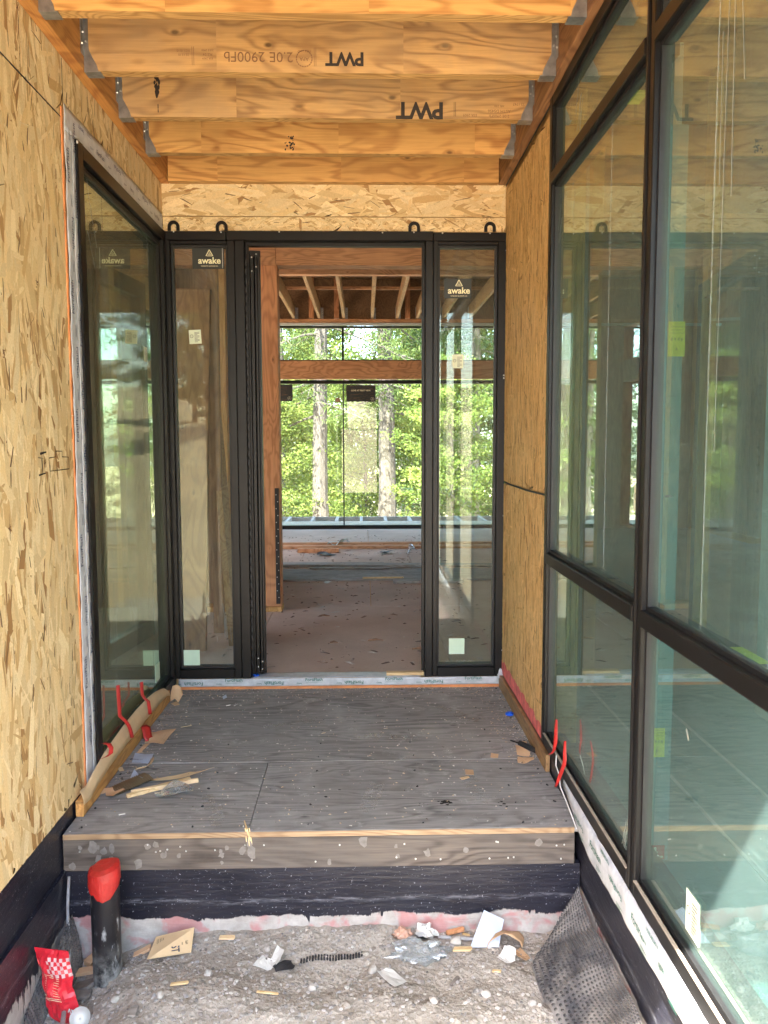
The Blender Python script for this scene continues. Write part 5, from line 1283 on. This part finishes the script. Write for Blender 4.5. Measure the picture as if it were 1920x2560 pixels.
for i, (x, y, L, a) in enumerate([(-.86, -.60, .05, .4), (.18, -.9, .02, 2), (-.2, -.7, .018, .3)]):
    tag(MB().tube([(x, y, .002), (x+L*math.cos(a), y+L*math.sin(a), .003)], .0012, 5).build('splinter', M['chip'], None, loc=(x, y, 0)), ['hair-thin splinter beyond the torn kraft sheet', 'tiny splinter in the middle right of the deck', 'tiny splinter in the middle of the deck'][i], 'wood')

# ================================================================ THINGS IN THE PIT
def on(x, y, d=0): return gh(x, y)+d
px, py = -.842, -1.775
vp = thing('vent_pipe', 'upright black pipe stub capped with red tape at the foot of the step', 'pipe', (px, py, on(px, py)))
pm = NT('pipe_black'); v_ = pm.coords(False); c_ = pm.mix(pm.rng(pm.noise(pm.mapping(v_, (40, 40, 9)), 1, 4, .7), .58, .68), (.012, .012, .015), (.36, .37, .38))
zz_ = pm.n('SeparateXYZ', {0: v_}).outputs[2]
c_ = pm.mix(pm.math('MULTIPLY', pm.rng(zz_, .14, .0), pm.rng(pm.noise(v_, 22, 4, .7), .38, .6)), c_, (.26, .26, .245)); pm.bsdf(c_, .38, 0, pm.bump(pm.noise(v_, 90, 3), .3, .003)); M['pipe'] = pm.m
b = MB(); n = 28; z0 = -.50; zt = -.045
b.tube([(px, py, z0), (px, py, -.25), (px-.001, py, zt)], .0455, n, cap=False)
b.tube([(px-.001, py, zt), (px-.001, py, z0+.2)], .041, n, cap=False)
pb = b.build('pipe_body', M['pipe'], vp, smooth=True)
# tape cap: dome with ragged hem
V, Fc = [], []; n = 40; rings = [(0, .016), (.018, .0155), (.034, .014), (.0475, .006), (.0500, -.010), (.0500, -.028), (.0495, -.045)]
for ri, (r, dz) in enumerate(rings):
    for k in range(n):
        a = 6.283*k/n; hem = 0
        if ri >= 4:
            f = max(0, math.cos(a+1.25)); hem = -(.034*f**3+.010*noise.noise(Vector((math.cos(a)*3, math.sin(a)*3, 0)))*1.5)*(ri-3)/3
            if math.cos(a+1.25) < -.2: hem += .012*(ri-3)/3
        w2 = 1+.05*noise.noise(Vector((a*2.2, dz*40, 4)))
        V.append((px-.001+r*w2*math.cos(a), py+r*w2*math.sin(a), zt+.002+dz+hem+.0035*noise.noise(Vector((r*40*math.cos(a), r*40*math.sin(a), 1)))+(.010*math.cos(a-.6)*(r/.05) if ri < 4 else .010*math.cos(a-.6))))
for ri in range(len(rings)-1):
    for k in range(n): Fc.append((ri*n+k, ri*n+(k+1) % n, (ri+1)*n+(k+1) % n, (ri+1)*n+k))
o = link_mesh('tape_cap', V, Fc, M['redtape'], vp); md = o.modifiers.new('thick', 'SOLIDIFY'); md.thickness = .0012

# red snack bag standing against the left foundation
bagm = plain('red_foil', (.60, .02, .035), .28, 0, .18, 9, .3, 22)
def pillow(cx, cy, zb, w_, h, th, ux, lean, name, mats):
    """bag: u across, v up, pinched at both ends; ux horizontal axis, lean direction of the top"""
    V, Fc, MI = [], [], []; nu, nv = 12, 22; U = Vector(ux).normalized(); Up = Vector((lean[0], lean[1], 1)).normalized(); Nn = U.cross(Up).normalized()
    def P(u, v, side):
        e = (1-abs(2*u-1)**2.4)*(math.sin(math.pi*min(1, max(0, v)))**.55); ww = w_*(1-.10*math.sin(math.pi*v))*(1 if v > .12 else .35+.65*v/.12)
        q = Vector((cx, cy, zb))+U*(u-.5)*ww+Up*v*h+Nn*side*th*.5*e
        k = noise.noise(Vector((u*4, v*6, side*3)))*.011+noise.noise(Vector((u*10, v*13, side*5)))*.006
        return q+Nn*k*(1 if .03 < v < .97 else .4)+U*noise.noise(Vector((v*5, 0, 2)))*.012
    for side in (1, -1):
        b0 = len(V)
        for j in range(nv+1):
            for i in range(nu+1): V.append(P(i/nu, j/nv, side))
        for j in range(nv):
            for i in range(nu):
                a = b0+j*(nu+1)+i; q = (a, a+1, a+nu+2, a+nu+1); Fc.append(q if side > 0 else q[::-1]); MI.append(1 if (nv-8 < j < nv-2 and (i+j) % 2 == 0 and i > 3) else 0)
    return link_mesh(name, V, Fc, None, None, mats=mats, midx=MI, smooth=False, loc=(cx, cy, zb)), U, Up, Nn, P
bag, U, Up, Nn, P = pillow(-.918, -1.935, on(-.92, -1.93)-.005, .115, .245, .045, (1, -.22, 0), (-.16, .0), 'snack_bag', [bagm, plain('pale_pink_print', (.60, .40, .40), .4, 0, .2)])
tag(bag, 'crumpled red snack bag with white check band at the left foundation', 'bag')
ct = Vector((-.918, -1.935, on(-.92, -1.93)))
def onbag(u, v, d=.003): return P(u, v, 1)+Nn*d if Nn.y < 0 else P(u, v, -1)-Nn*d
sg = 1 if Nn.y < 0 else -1
Rr = U if sg > 0 else U
for j in range(11):
    a = onbag(.46, .70-.032*j); b = MB(); s = .0009
    a0 = onbag(.20, .70-.032*j, .0035); a1 = onbag(.68, .70-.032*j, .0035)
    b.add([a0, a1, a1+Up*s*1.6, a0+Up*s*1.6], [(0, 1, 2, 3)]); b.build('small_print', M['cream_ink'], bag)
text('ave', .030, M['white'], bag, onbag(.80, .24, .006), -U+Up*.3, -Up, bold=.02)

# thin grey cable rising beside the bag
b = MB().tube([(-1.010, YF-.012, -.145), (-1.008, -1.66, -.24), (-.985, -1.72, -.36), (-.958, -1.80, -.41), (-.925, -1.93, -.40), (-.890, -2.05, -.385), (-.86, -2.2, -.38)], [.005, .0055, .006, .0065, .007, .0075, .007], 9)
tag(b.build('cable', M['stickgrey'], None, smooth=True, loc=(-.95, -1.8, -.42)), 'thin grey cable running up beside the red snack bag', 'cable')

def pit(pts, mat, label, cat='paper', curl=.010, seed=0, name='paper_scrap', th=.0008, dz=.002):
    cx = sum(p[0] for p in pts)/len(pts); cy = sum(p[1] for p in pts)/len(pts); z = on(cx, cy)+dz
    return sheet_poly(name, pts, z, M[mat], curl, seed, None, label, cat, th, zf=lambda x, y: on(x, y)+dz+.002)
# printed kraft card, tilted up against the dirt
cardp = [Vector((-.716, -1.770, on(-.70, -1.77)+.012)), Vector((-.580, -1.735, on(-.59, -1.74)+.010)), Vector((-.585, -1.655, on(-.59, -1.65)+.045)), Vector((-.716, -1.655, on(-.71, -1.65)+.040))]
b = MB(); nrm = (cardp[1]-cardp[0]).cross(cardp[3]-cardp[0]).normalized()
b.prism([tuple(p) for p in cardp], nrm*.0012, (0, 0, 0)); card = b.build('printed_card', M['kraft_pale'], None, loc=tuple(cardp[0])); tag(card, 'tan printed card lying askew near the step, big letters sideways', 'card')
cR = (cardp[1]-cardp[0]).normalized(); cU = nrm.cross(cR).normalized()
def cpt(u, v): return cardp[0].lerp(cardp[1], u).lerp(cardp[3].lerp(cardp[2], u), v)+nrm*.0022
text('MOIST', .036, M['blue_ink'], card, cpt(.56, .52), -cU, cR, bold=.016); text('FLAS', .018, M['ink'], card, cpt(.34, .50), -cU, cR, bold=.006)
text('FortiFlash', .013, M['ink'], card, cpt(.84, .55), -cU, cR); text('henry company', .008, M['ink'], card, cpt(.74, .55), -cU, cR)
for u in (.06, .10, .14, .18, .22): mini(card, cpt(u, .85), -cU, cR, 1, .06, .0012, mat='ink')
pit([(-.37, -1.795), (-.345, -1.755), (-.315, -1.765), (-.295, -1.74), (-.27, -1.77), (-.28, -1.80), (-.32, -1.81)], 'white', 'crumpled white tissue with a black flap on the dirt', 'tissue', .035, 21, 'tissue')
pit([(-.305, -1.808), (-.255, -1.775), (-.232, -1.800), (-.240, -1.825), (-.29, -1.825)], 'rubber', 'black flap beside the crumpled white tissue', 'felt', .012, 22, 'felt_scrap')
pit([(.032, -1.871), (.072, -1.834), (.127, -1.885), (.085, -1.939)], 'white', 'torn white paper square lying on the near dirt', 'paper', .012, 23)
o = crumple('plastic_film', (.175, -1.745, on(.175, -1.745)+.010), (.082, .050, .030), M['clear_film'], 'crumpled clear plastic film in front of the step', 'plastic', 5, 4, .55)
o = crumple('tissue', (.205, -1.66, on(.205, -1.66)+.018), (.032, .024, .032), M['white'], 'bright white tissue tuft by the step foundation', 'tissue', 8, 3, .7)
o = crumple('kraft_lump', (.125, -1.665, on(.125, -1.66)+.006), (.030, .022, .024), plain('pinkish_paper', (.50, .30, .22), .8, 0, .2), 'pinkish crumpled lump left of the white tissue tuft', 'paper', 9, 3, .5)
b = MB(); q = [(.345, -1.735, on(.35, -1.73)+.004), (.440, -1.740, on(.44, -1.74)+.008), (.470, -1.665, -.305), (.405, -1.640, -.285)]
b.prism(q, (0, -.002, .002), (0, 0, 0)); tag(b.build('pale_card', M['bluepaper'], None, loc=q[0]), 'pale grey card leaning up behind the kraft bag', 'card')
rows = []
for i in range(9):
    t_ = i/8; a = math.pi*(.05+.9*t_); rows.append([(.455+.060*math.cos(a)+.006*j, -1.745+.016*j-.03*math.sin(a)*.3, on(.45, -1.74)+.004+.062*math.sin(a)*(1-.10*j)+.004*math.sin(i*2+j)) for j in range(5)])
tag(prof_ribbon('kraft_bag', rows, M['kraft'], amp=.008, loc=(.455, -1.74, -.37)), 'curled open brown kraft bag by the dimpled mat', 'bag')
pit([(.425, -1.790), (.455, -1.765), (.490, -1.775), (.482, -1.815), (.45, -1.82)], 'white', 'white tuft stuffed in the mouth of the kraft bag', 'tissue', .03, 24, 'tissue')
pit([(.489, -1.740), (.516, -1.710), (.538, -1.785), (.515, -1.822), (.50, -1.80)], 'kraft', 'second brown kraft flap between the bag and the mat', 'paper', .022, 25)
crumple('rubber_lump', (.398, -1.706, on(.398, -1.706)+.012), (.014, .012, .012), M['rubber'], 'small black rubber lump left of the kraft bag', 'rubber', 3, 2, .5)
def chip(label, x0, y0, x1, y1, w_, h, mat='chip', name='wood_chip'):
    a = Vector((x0, y0, on(x0, y0)+.004)); c = Vector((x1, y1, on(x1, y1)+.006)); d = (c-a).normalized(); nn = d.cross(Vector((0, 0, 1))).normalized()*w_*.5
    b = MB(); b.prism([tuple(a-nn*.7), tuple(c-nn), tuple(c+(c-a)*.06), tuple(c+nn*.8), tuple(a+nn)], (0, 0, h), (0, 0, 0)); return tag(b.build(name, M[mat], None, loc=a, bevel=.0008), label, 'wood')
chip('orange-brown wood chip by the step, right of the white tuft', .275, -1.645, .335, -1.638, .020, .010, 'timber'); chip('short pale chip between the orange chip and the card', .330, -1.66, .352, -1.672, .008, .006)
tag(MB().tube([(.245, -1.665, on(.25, -1.67)+.010), (.300, -1.685, on(.3, -1.68)+.012), (.365, -1.700, on(.36, -1.7)+.010)], .006, 8).build('grey_stick', M['stickgrey'], None, loc=(.3, -1.68, -.37)), 'grey stick lying on the dirt in front of the step', 'stick')
chip('pale wood chip left of centre on the near dirt', -.602, -1.925, -.549, -1.927, .014, .005); chip('thin pale chip in the middle of the near dirt', -.334, -1.957, -.271, -1.959, .010, .004)
chip('upright grey-brown chip at the bottom edge of the picture', -.689, -2.045, -.689, -2.0, .026, .006, 'greyplank'); chip('pale chip near the foot of the mat', .40, -1.86, .425, -1.87, .012, .005); chip('pale wood chip between the film and the kraft bag', .29, -1.74, .345, -1.762, .024, .006)
chip('dark slate chip right of the torn white paper', .262, -1.905, .290, -1.875, .014, .006, 'grey_shingle', 'slate_chip'); chip('flat tan chip behind the printed card', -.50, -1.66, -.45, -1.662, .022, .006, 'kraft_pale')
chip('broad tan wood piece leaning behind the pipe foot', -.98, -1.70, -.885, -1.69, .036, .012, 'kraft'); chip('upright tan piece between the cable and the pipe', -.952, -1.66, -.925, -1.62, .04, .016, 'kraft')
chip('grey torn shingle behind the pipe foot', -.955, -1.775, -.885, -1.80, .060, .014, 'grey_shingle', 'shingle'); chip('second grey torn shingle under the first one', -.965, -1.83, -.88, -1.84, .040, .012, 'grey_shingle', 'shingle')
chip('pale stick leaning on the step behind the cable', -.985, -1.70, -1.0, -1.64, .008, .006); chip('tan flap at the right side of the pipe foot', -.79, -1.665, -.735, -1.66, .030, .01, 'kraft')
pit([(-.965, -1.80), (-.90, -1.795), (-.895, -1.808), (-.96, -1.815)], 'white', 'thin white slip among the shingles', 'paper', .006, 31)
# half buried dimpled strip
rows = []
b = MB()
for i in range(22):
    x = -.215+.0095*i; y = -1.772+.004*math.sin(i*.3)+.001*i
    for j in range(2): b.tube([(x, y+j*.012, on(x, y)-.002), (x, y+j*.012, on(x, y)+.009)], [.0040, .0028], 6)
tag(b.build('dimple_strip', M['rubber'], None, loc=(-.1, -1.77, -.37)), 'half buried strip of black dimpled drainage mat in the middle of the dirt', 'mat')
# white half-dome cup lid on orange piece
V, Fc = [], []; n = 24
for r, z in ((.0, .020), (.012, .019), (.022, .012), (.027, .0), (.030, -.001)):
    for k in range(n): a = 6.283*k/n; V.append((r*math.cos(a), r*math.sin(a), z))
for ri in range(4):
    for k in range(n): Fc.append((ri*n+k, ri*n+(k+1) % n, (ri+1)*n+(k+1) % n, (ri+1)*n+k))
Rm = Matrix.Rotation(1.0, 3, 'X') @ Matrix.Rotation(.35, 3, 'Y'); cxyz = Vector((-.868, -1.962, on(-.868, -1.962)+.026))
o = link_mesh('cup_lid', [tuple(Rm @ Vector(v)+cxyz) for v in V], Fc, M['white'], None, smooth=True, loc=cxyz); md = o.modifiers.new('thick', 'SOLIDIFY'); md.thickness = .0012; tag(o, 'white domed cup lid tipped up beside the cable', 'lid')
crumple('orange_scrap', (-.872, -1.985, on(-.872, -1.985)+.008), (.018, .012, .010), M['orange'], 'small orange plastic piece under the white lid', 'plastic', 6, 2, .4)
crumple('plastic_film', (-.925, -2.03, on(-.925, -2.03)+.012), (.05, .035, .02), M['clear_film'], 'crumpled clear film below the red snack bag', 'plastic', 15, 3, .6)

# dimpled drainage mats: a grid with a recess for every dimple
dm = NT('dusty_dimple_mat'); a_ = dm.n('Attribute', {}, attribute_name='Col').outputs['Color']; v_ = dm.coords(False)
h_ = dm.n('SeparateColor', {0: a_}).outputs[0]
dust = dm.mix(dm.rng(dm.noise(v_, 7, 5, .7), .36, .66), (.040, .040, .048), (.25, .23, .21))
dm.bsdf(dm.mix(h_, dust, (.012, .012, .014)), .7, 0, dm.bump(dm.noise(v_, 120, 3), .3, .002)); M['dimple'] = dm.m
def dimple_mat(name, label, fn, Lu, Lv, pitch=.0165, org=(0, 0, 0)):
    """fn(u,v)->point on the sheet; u,v in metres"""
    q = 5; nu, nv = int(Lu/pitch)*q, int(Lv/pitch)*q
    V = np.zeros(((nu+1)*(nv+1), 3)); C = np.zeros(((nu+1)*(nv+1), 4)); k = 0
    for j in range(nv+1):
        for i in range(nu+1):
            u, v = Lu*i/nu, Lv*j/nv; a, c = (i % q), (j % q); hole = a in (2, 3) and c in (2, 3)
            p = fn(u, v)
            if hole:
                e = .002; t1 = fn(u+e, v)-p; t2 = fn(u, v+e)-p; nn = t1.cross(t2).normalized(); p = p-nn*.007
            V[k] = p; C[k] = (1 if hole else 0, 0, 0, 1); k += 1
    I = np.arange((nu+1)*(nv+1)).reshape(nv+1, nu+1); F_q = np.stack([I[:-1, :-1], I[:-1, 1:], I[1:, 1:], I[1:, :-1]], -1).reshape(-1, 4)
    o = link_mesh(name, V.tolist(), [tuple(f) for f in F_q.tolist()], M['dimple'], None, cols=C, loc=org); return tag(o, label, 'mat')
def matR(u, v):
    # v runs from the step corner towards the viewer, u from the dirt up to the wall
    t_ = v/.92; y = -1.655-v*.80-.02*math.sin(u*8)
    xl = .560-.045*math.sin(math.pi*min(1, t_*1.4))+.05*t_; xr = .728-.006*math.cos(v*6)
    s = u/.285
    zl = on(max(XL, min(xl, XR)), y)+.006; zr = -.235+.03*t_
    x = xl+(xr-xl)*(s**.85); bul = .055*math.sin(math.pi*s**.8)
    z = zl+(zr-zl)*s**1.5+bul+.008*math.sin(v*17+u*9)
    if t_ < .22: 
        k = (1-t_/.22); z += .045*k*s**.6; y -= (1-s)*.10*k; x += .03*k*(1-s)
    return Vector((x, y, z))
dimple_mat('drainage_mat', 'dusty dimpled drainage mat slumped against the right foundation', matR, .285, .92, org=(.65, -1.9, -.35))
def matL(u, v):
    y = -1.645-v; s = u/.30; z = on(-1.0, y)-.05+s*(.235-v*.30)+.01*math.sin(v*20)
    return Vector((-1.012+.020*math.sin(s*3)+.012*math.sin(v*14+1)+.035*(1-s)**2, y, z))
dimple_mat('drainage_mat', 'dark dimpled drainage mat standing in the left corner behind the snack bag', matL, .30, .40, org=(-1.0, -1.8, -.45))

# ================================================================ TREES
def copy_tree(o, parent=None):
    c = o.copy(); COL.objects.link(c); c.parent = parent
    if parent is not None: c.matrix_parent_inverse = o.matrix_parent_inverse
    for ch in list(o.children): copy_tree(ch, c)
    return c
def tree_proto(seed, H, base_r, mat, kind, nleaf, crown0, spread):
    r = random.Random(seed); g = np.random.default_rng(seed)
    t_ = thing('tree', 'tree', 'tree', (0, 0, 0))
    b = MB(); n = 9; bend = [Vector((0, 0, -.6))]
    P = [Vector((r.uniform(-.012, .012)*H*(i/n)+.012*H*math.sin(i*.9+seed)*(i/n), r.uniform(-.012, .012)*H*(i/n), -.6+(H+.6)*i/n)) for i in range(n+1)]
    b.tube([tuple(p) for p in P], [base_r*(1-.88*(i/n)**1.1)*(1.25 if i == 0 else 1) for i in range(n+1)], 10)
    tips = []
    nl = 70 if kind == 'fir' else 46
    for k in range(nl):
        f = crown0+(1-crown0)*(k/nl)**(.9)
        z = H*f; i = min(n-1, int((z+.6)/(H+.6)*n)); p = P[i].lerp(P[i+1], ((z+.6)/(H+.6)*n)-i)
        a = k*2.4+r.uniform(-.4, .4)
        if kind == 'fir': L = spread*(1-(f-crown0)/(1-crown0))**.75*r.uniform(.6, 1.1)+.25; up = -.16+.35*(f-.5)
        else: L = spread*math.sin(math.pi*min(.97, max(.12, (f-crown0)/(1-crown0)*.9+.12)))**.7*r.uniform(.55, 1.1); up = r.uniform(.0, .7)
        d = Vector((math.cos(a), math.sin(a), up)).normalized(); q = [p]
        for s in range(5):
            d = (d+Vector((r.uniform(-.2, .2), r.uniform(-.2, .2), r.uniform(-.12, .12)-(0.05 if kind == 'fir' else 0)))).normalized(); q.append(q[-1]+d*L/5)
        b.tube([tuple(x) for x in q], [base_r*.20*(1-s/6)*(.4+.6*(1-f)) for s in range(6)], 5, cap=False)
        for s in range(1, 6): tips.append((q[s], d, L, s/5))
        for s in range(2, 5):                      # secondary twigs
            e = (d.cross(Vector((0, 0, 1)))*r.choice([-1, 1])+d*.6+Vector((0, 0, r.uniform(-.3, .25)))).normalized(); l2 = L*.35*r.uniform(.5, 1)
            b.tube([tuple(q[s]), tuple(q[s]+e*l2)], [base_r*.06, base_r*.02], 4, cap=False); tips.append((q[s]+e*l2*.5, e, l2, .6)); tips.append((q[s]+e*l2, e, l2, .9))
    b.build('trunk', M['bark'], t_)
    idx = g.integers(0, len(tips), nleaf); T = np.array([tuple(tips[i][0]) for i in idx]); D = np.array([tuple(tips[i][1]) for i in idx]); LL = np.array([tips[i][2] for i in idx])
    sg_ = .075*spread+.05
    C0 = T+g.normal(0, 1, (nleaf, 3))*np.array([sg_, sg_, sg_*.5])
    if kind == 'fir': s0, s1 = .080, .016
    else: s0, s1 = .050, .030
    d = D*.6+g.normal(0, .6, (nleaf, 3)); d /= np.linalg.norm(d, axis=1)[:, None]
    e = np.cross(d, g.normal(0, 1, (nleaf, 3))); e /= np.linalg.norm(e, axis=1)[:, None]
    a = g.uniform(.6, 1.5, (nleaf, 1))
    Q = np.stack([C0-d*s0*a, C0+e*s1*a, C0+d*s0*a, C0-e*s1*a], 1).reshape(-1, 3)
    me = bpy.data.meshes.new('crown'); me.vertices.add(nleaf*4); me.vertices.foreach_set('co', Q.astype(np.float32).ravel())
    me.loops.add(nleaf*4); me.loops.foreach_set('vertex_index', np.arange(nleaf*4, dtype=np.int32)); me.polygons.add(nleaf)
    me.polygons.foreach_set('loop_start', np.arange(nleaf, dtype=np.int32)*4); me.polygons.foreach_set('loop_total', np.full(nleaf, 4, dtype=np.int32)); me.update(calc_edges=True)
    cl = g.random((len(tips)//6+1,))[idx//6]*.7+g.random(nleaf)*.3
    ca = me.color_attributes.new('Col', 'FLOAT_COLOR', 'POINT'); cc = np.ones((nleaf, 4, 4), dtype=np.float32); cc[..., :3] = cl[:, None, None]; ca.data.foreach_set('color', cc.ravel())
    me.materials.append(mat); o = bpy.data.objects.new('crown', me); COL.objects.link(o); o.parent = t_
    return t_
protos = [tree_proto(1, 21, .26, M['leaf_a'], 'fir', 24000, .20, 3.0), tree_proto(2, 17, .20, M['leaf_c'], 'fir', 24000, .30, 2.4),
          tree_proto(3, 9, .13, M['leaf_b'], 'broad', 24000, .12, 2.6), tree_proto(4, 6, .09, M['leaf_b'], 'broad', 18000, .05, 2.2), tree_proto(5, 24, .30, M['leaf_c'], 'fir', 15000, .45, 2.8)]
names_ = ['fir_tree', 'fir_tree', 'broadleaf_tree', 'bushy_tree', 'pine_tree']
used = [False]*5
def place(kind, x, y, sc, rot, label, group):
    z = terrain(x, y)
    if not used[kind]: o = protos[kind]; used[kind] = True
    else: o = copy_tree(protos[kind])
    o.name = names_[kind]; o.location = (x, y, z); o.rotation_euler = (0, 0, rot); o.scale = (sc, sc, sc)
    if label is None:
        kd_ = ['tall green fir', 'slender dark fir', 'yellow-green broadleaf tree', 'low bushy tree', 'tall bare-stemmed pine'][kind]
        label = kd_+{'b': ' in the wood far beyond the far window', 't': ' standing beside the house, behind the side rooms'}.get(group[0], '') if 'yard' not in group else kd_+' behind the yard, only mirrored in the window glass'
    tag(o, label, 'tree', group)
G1 = 'trees beyond the far window'
spots = [(4, -2.55, 19, 1.0, 'tall trunk at the left edge of the far window'), (2, -1.9, 27, 1.3, 'sunlit leafy tree left of the thick trunk in the far window'), (0, -1.10, 16.5, .85, 'thick pale trunk just left of the far window mullion'),
         (4, -3.2, 25, 1.0, 'slim light trunk with bare limbs in the left far pane'), (0, .60, 18, 1.0, 'thickest dark trunk in the middle of the right far pane'), (3, -2.4, 17, .75, 'low dark bush at the lower left of the far window'), (2, 2.4, 24, 1.3, 'bright yellow-green tree at the right of the far window'),
         (3, 2.2, 16, .8, 'low sunlit bush at the lower right of the far window'), (3, .0, 21, 1.1, 'bush between the two thick trunks in the far window'), (1, 3.3, 20, 1.0, 'dark fir seen through the right sidelight'), (2, 4.3, 26, 1.2, 'sunlit tree seen through the right sidelight'), (4, 5.5, 22, 1.0, 'tall pine at the far right through the sidelight')]
for i, (k, x, y, s, l) in enumerate(spots): place(k, x, y, s, i*1.7, l, G1)
rr = random.Random(5)
for i in range(20):
    x = rr.uniform(-13, 15); y = rr.uniform(28, 50)
    place(rr.choice([0, 1, 1, 2, 3, 1]), x, y, rr.uniform(.8, 1.3), rr.uniform(0, 6), None, 'background wood beyond the house')
for i in range(12):
    x = rr.choice([-1, 1])*rr.uniform(9, 18); y = rr.uniform(-8, 16)
    place(rr.choice([0, 2, 3, 1]), x, y, rr.uniform(.7, 1.1), rr.uniform(0, 6), None, 'trees beside the house')
for i in range(12):
    x = rr.uniform(-22, 22); y = rr.uniform(-34, -24)
    place(rr.choice([1, 2, 2, 3]), x, y, rr.uniform(.7, 1.1), rr.uniform(0, 6), None, 'trees behind the yard')
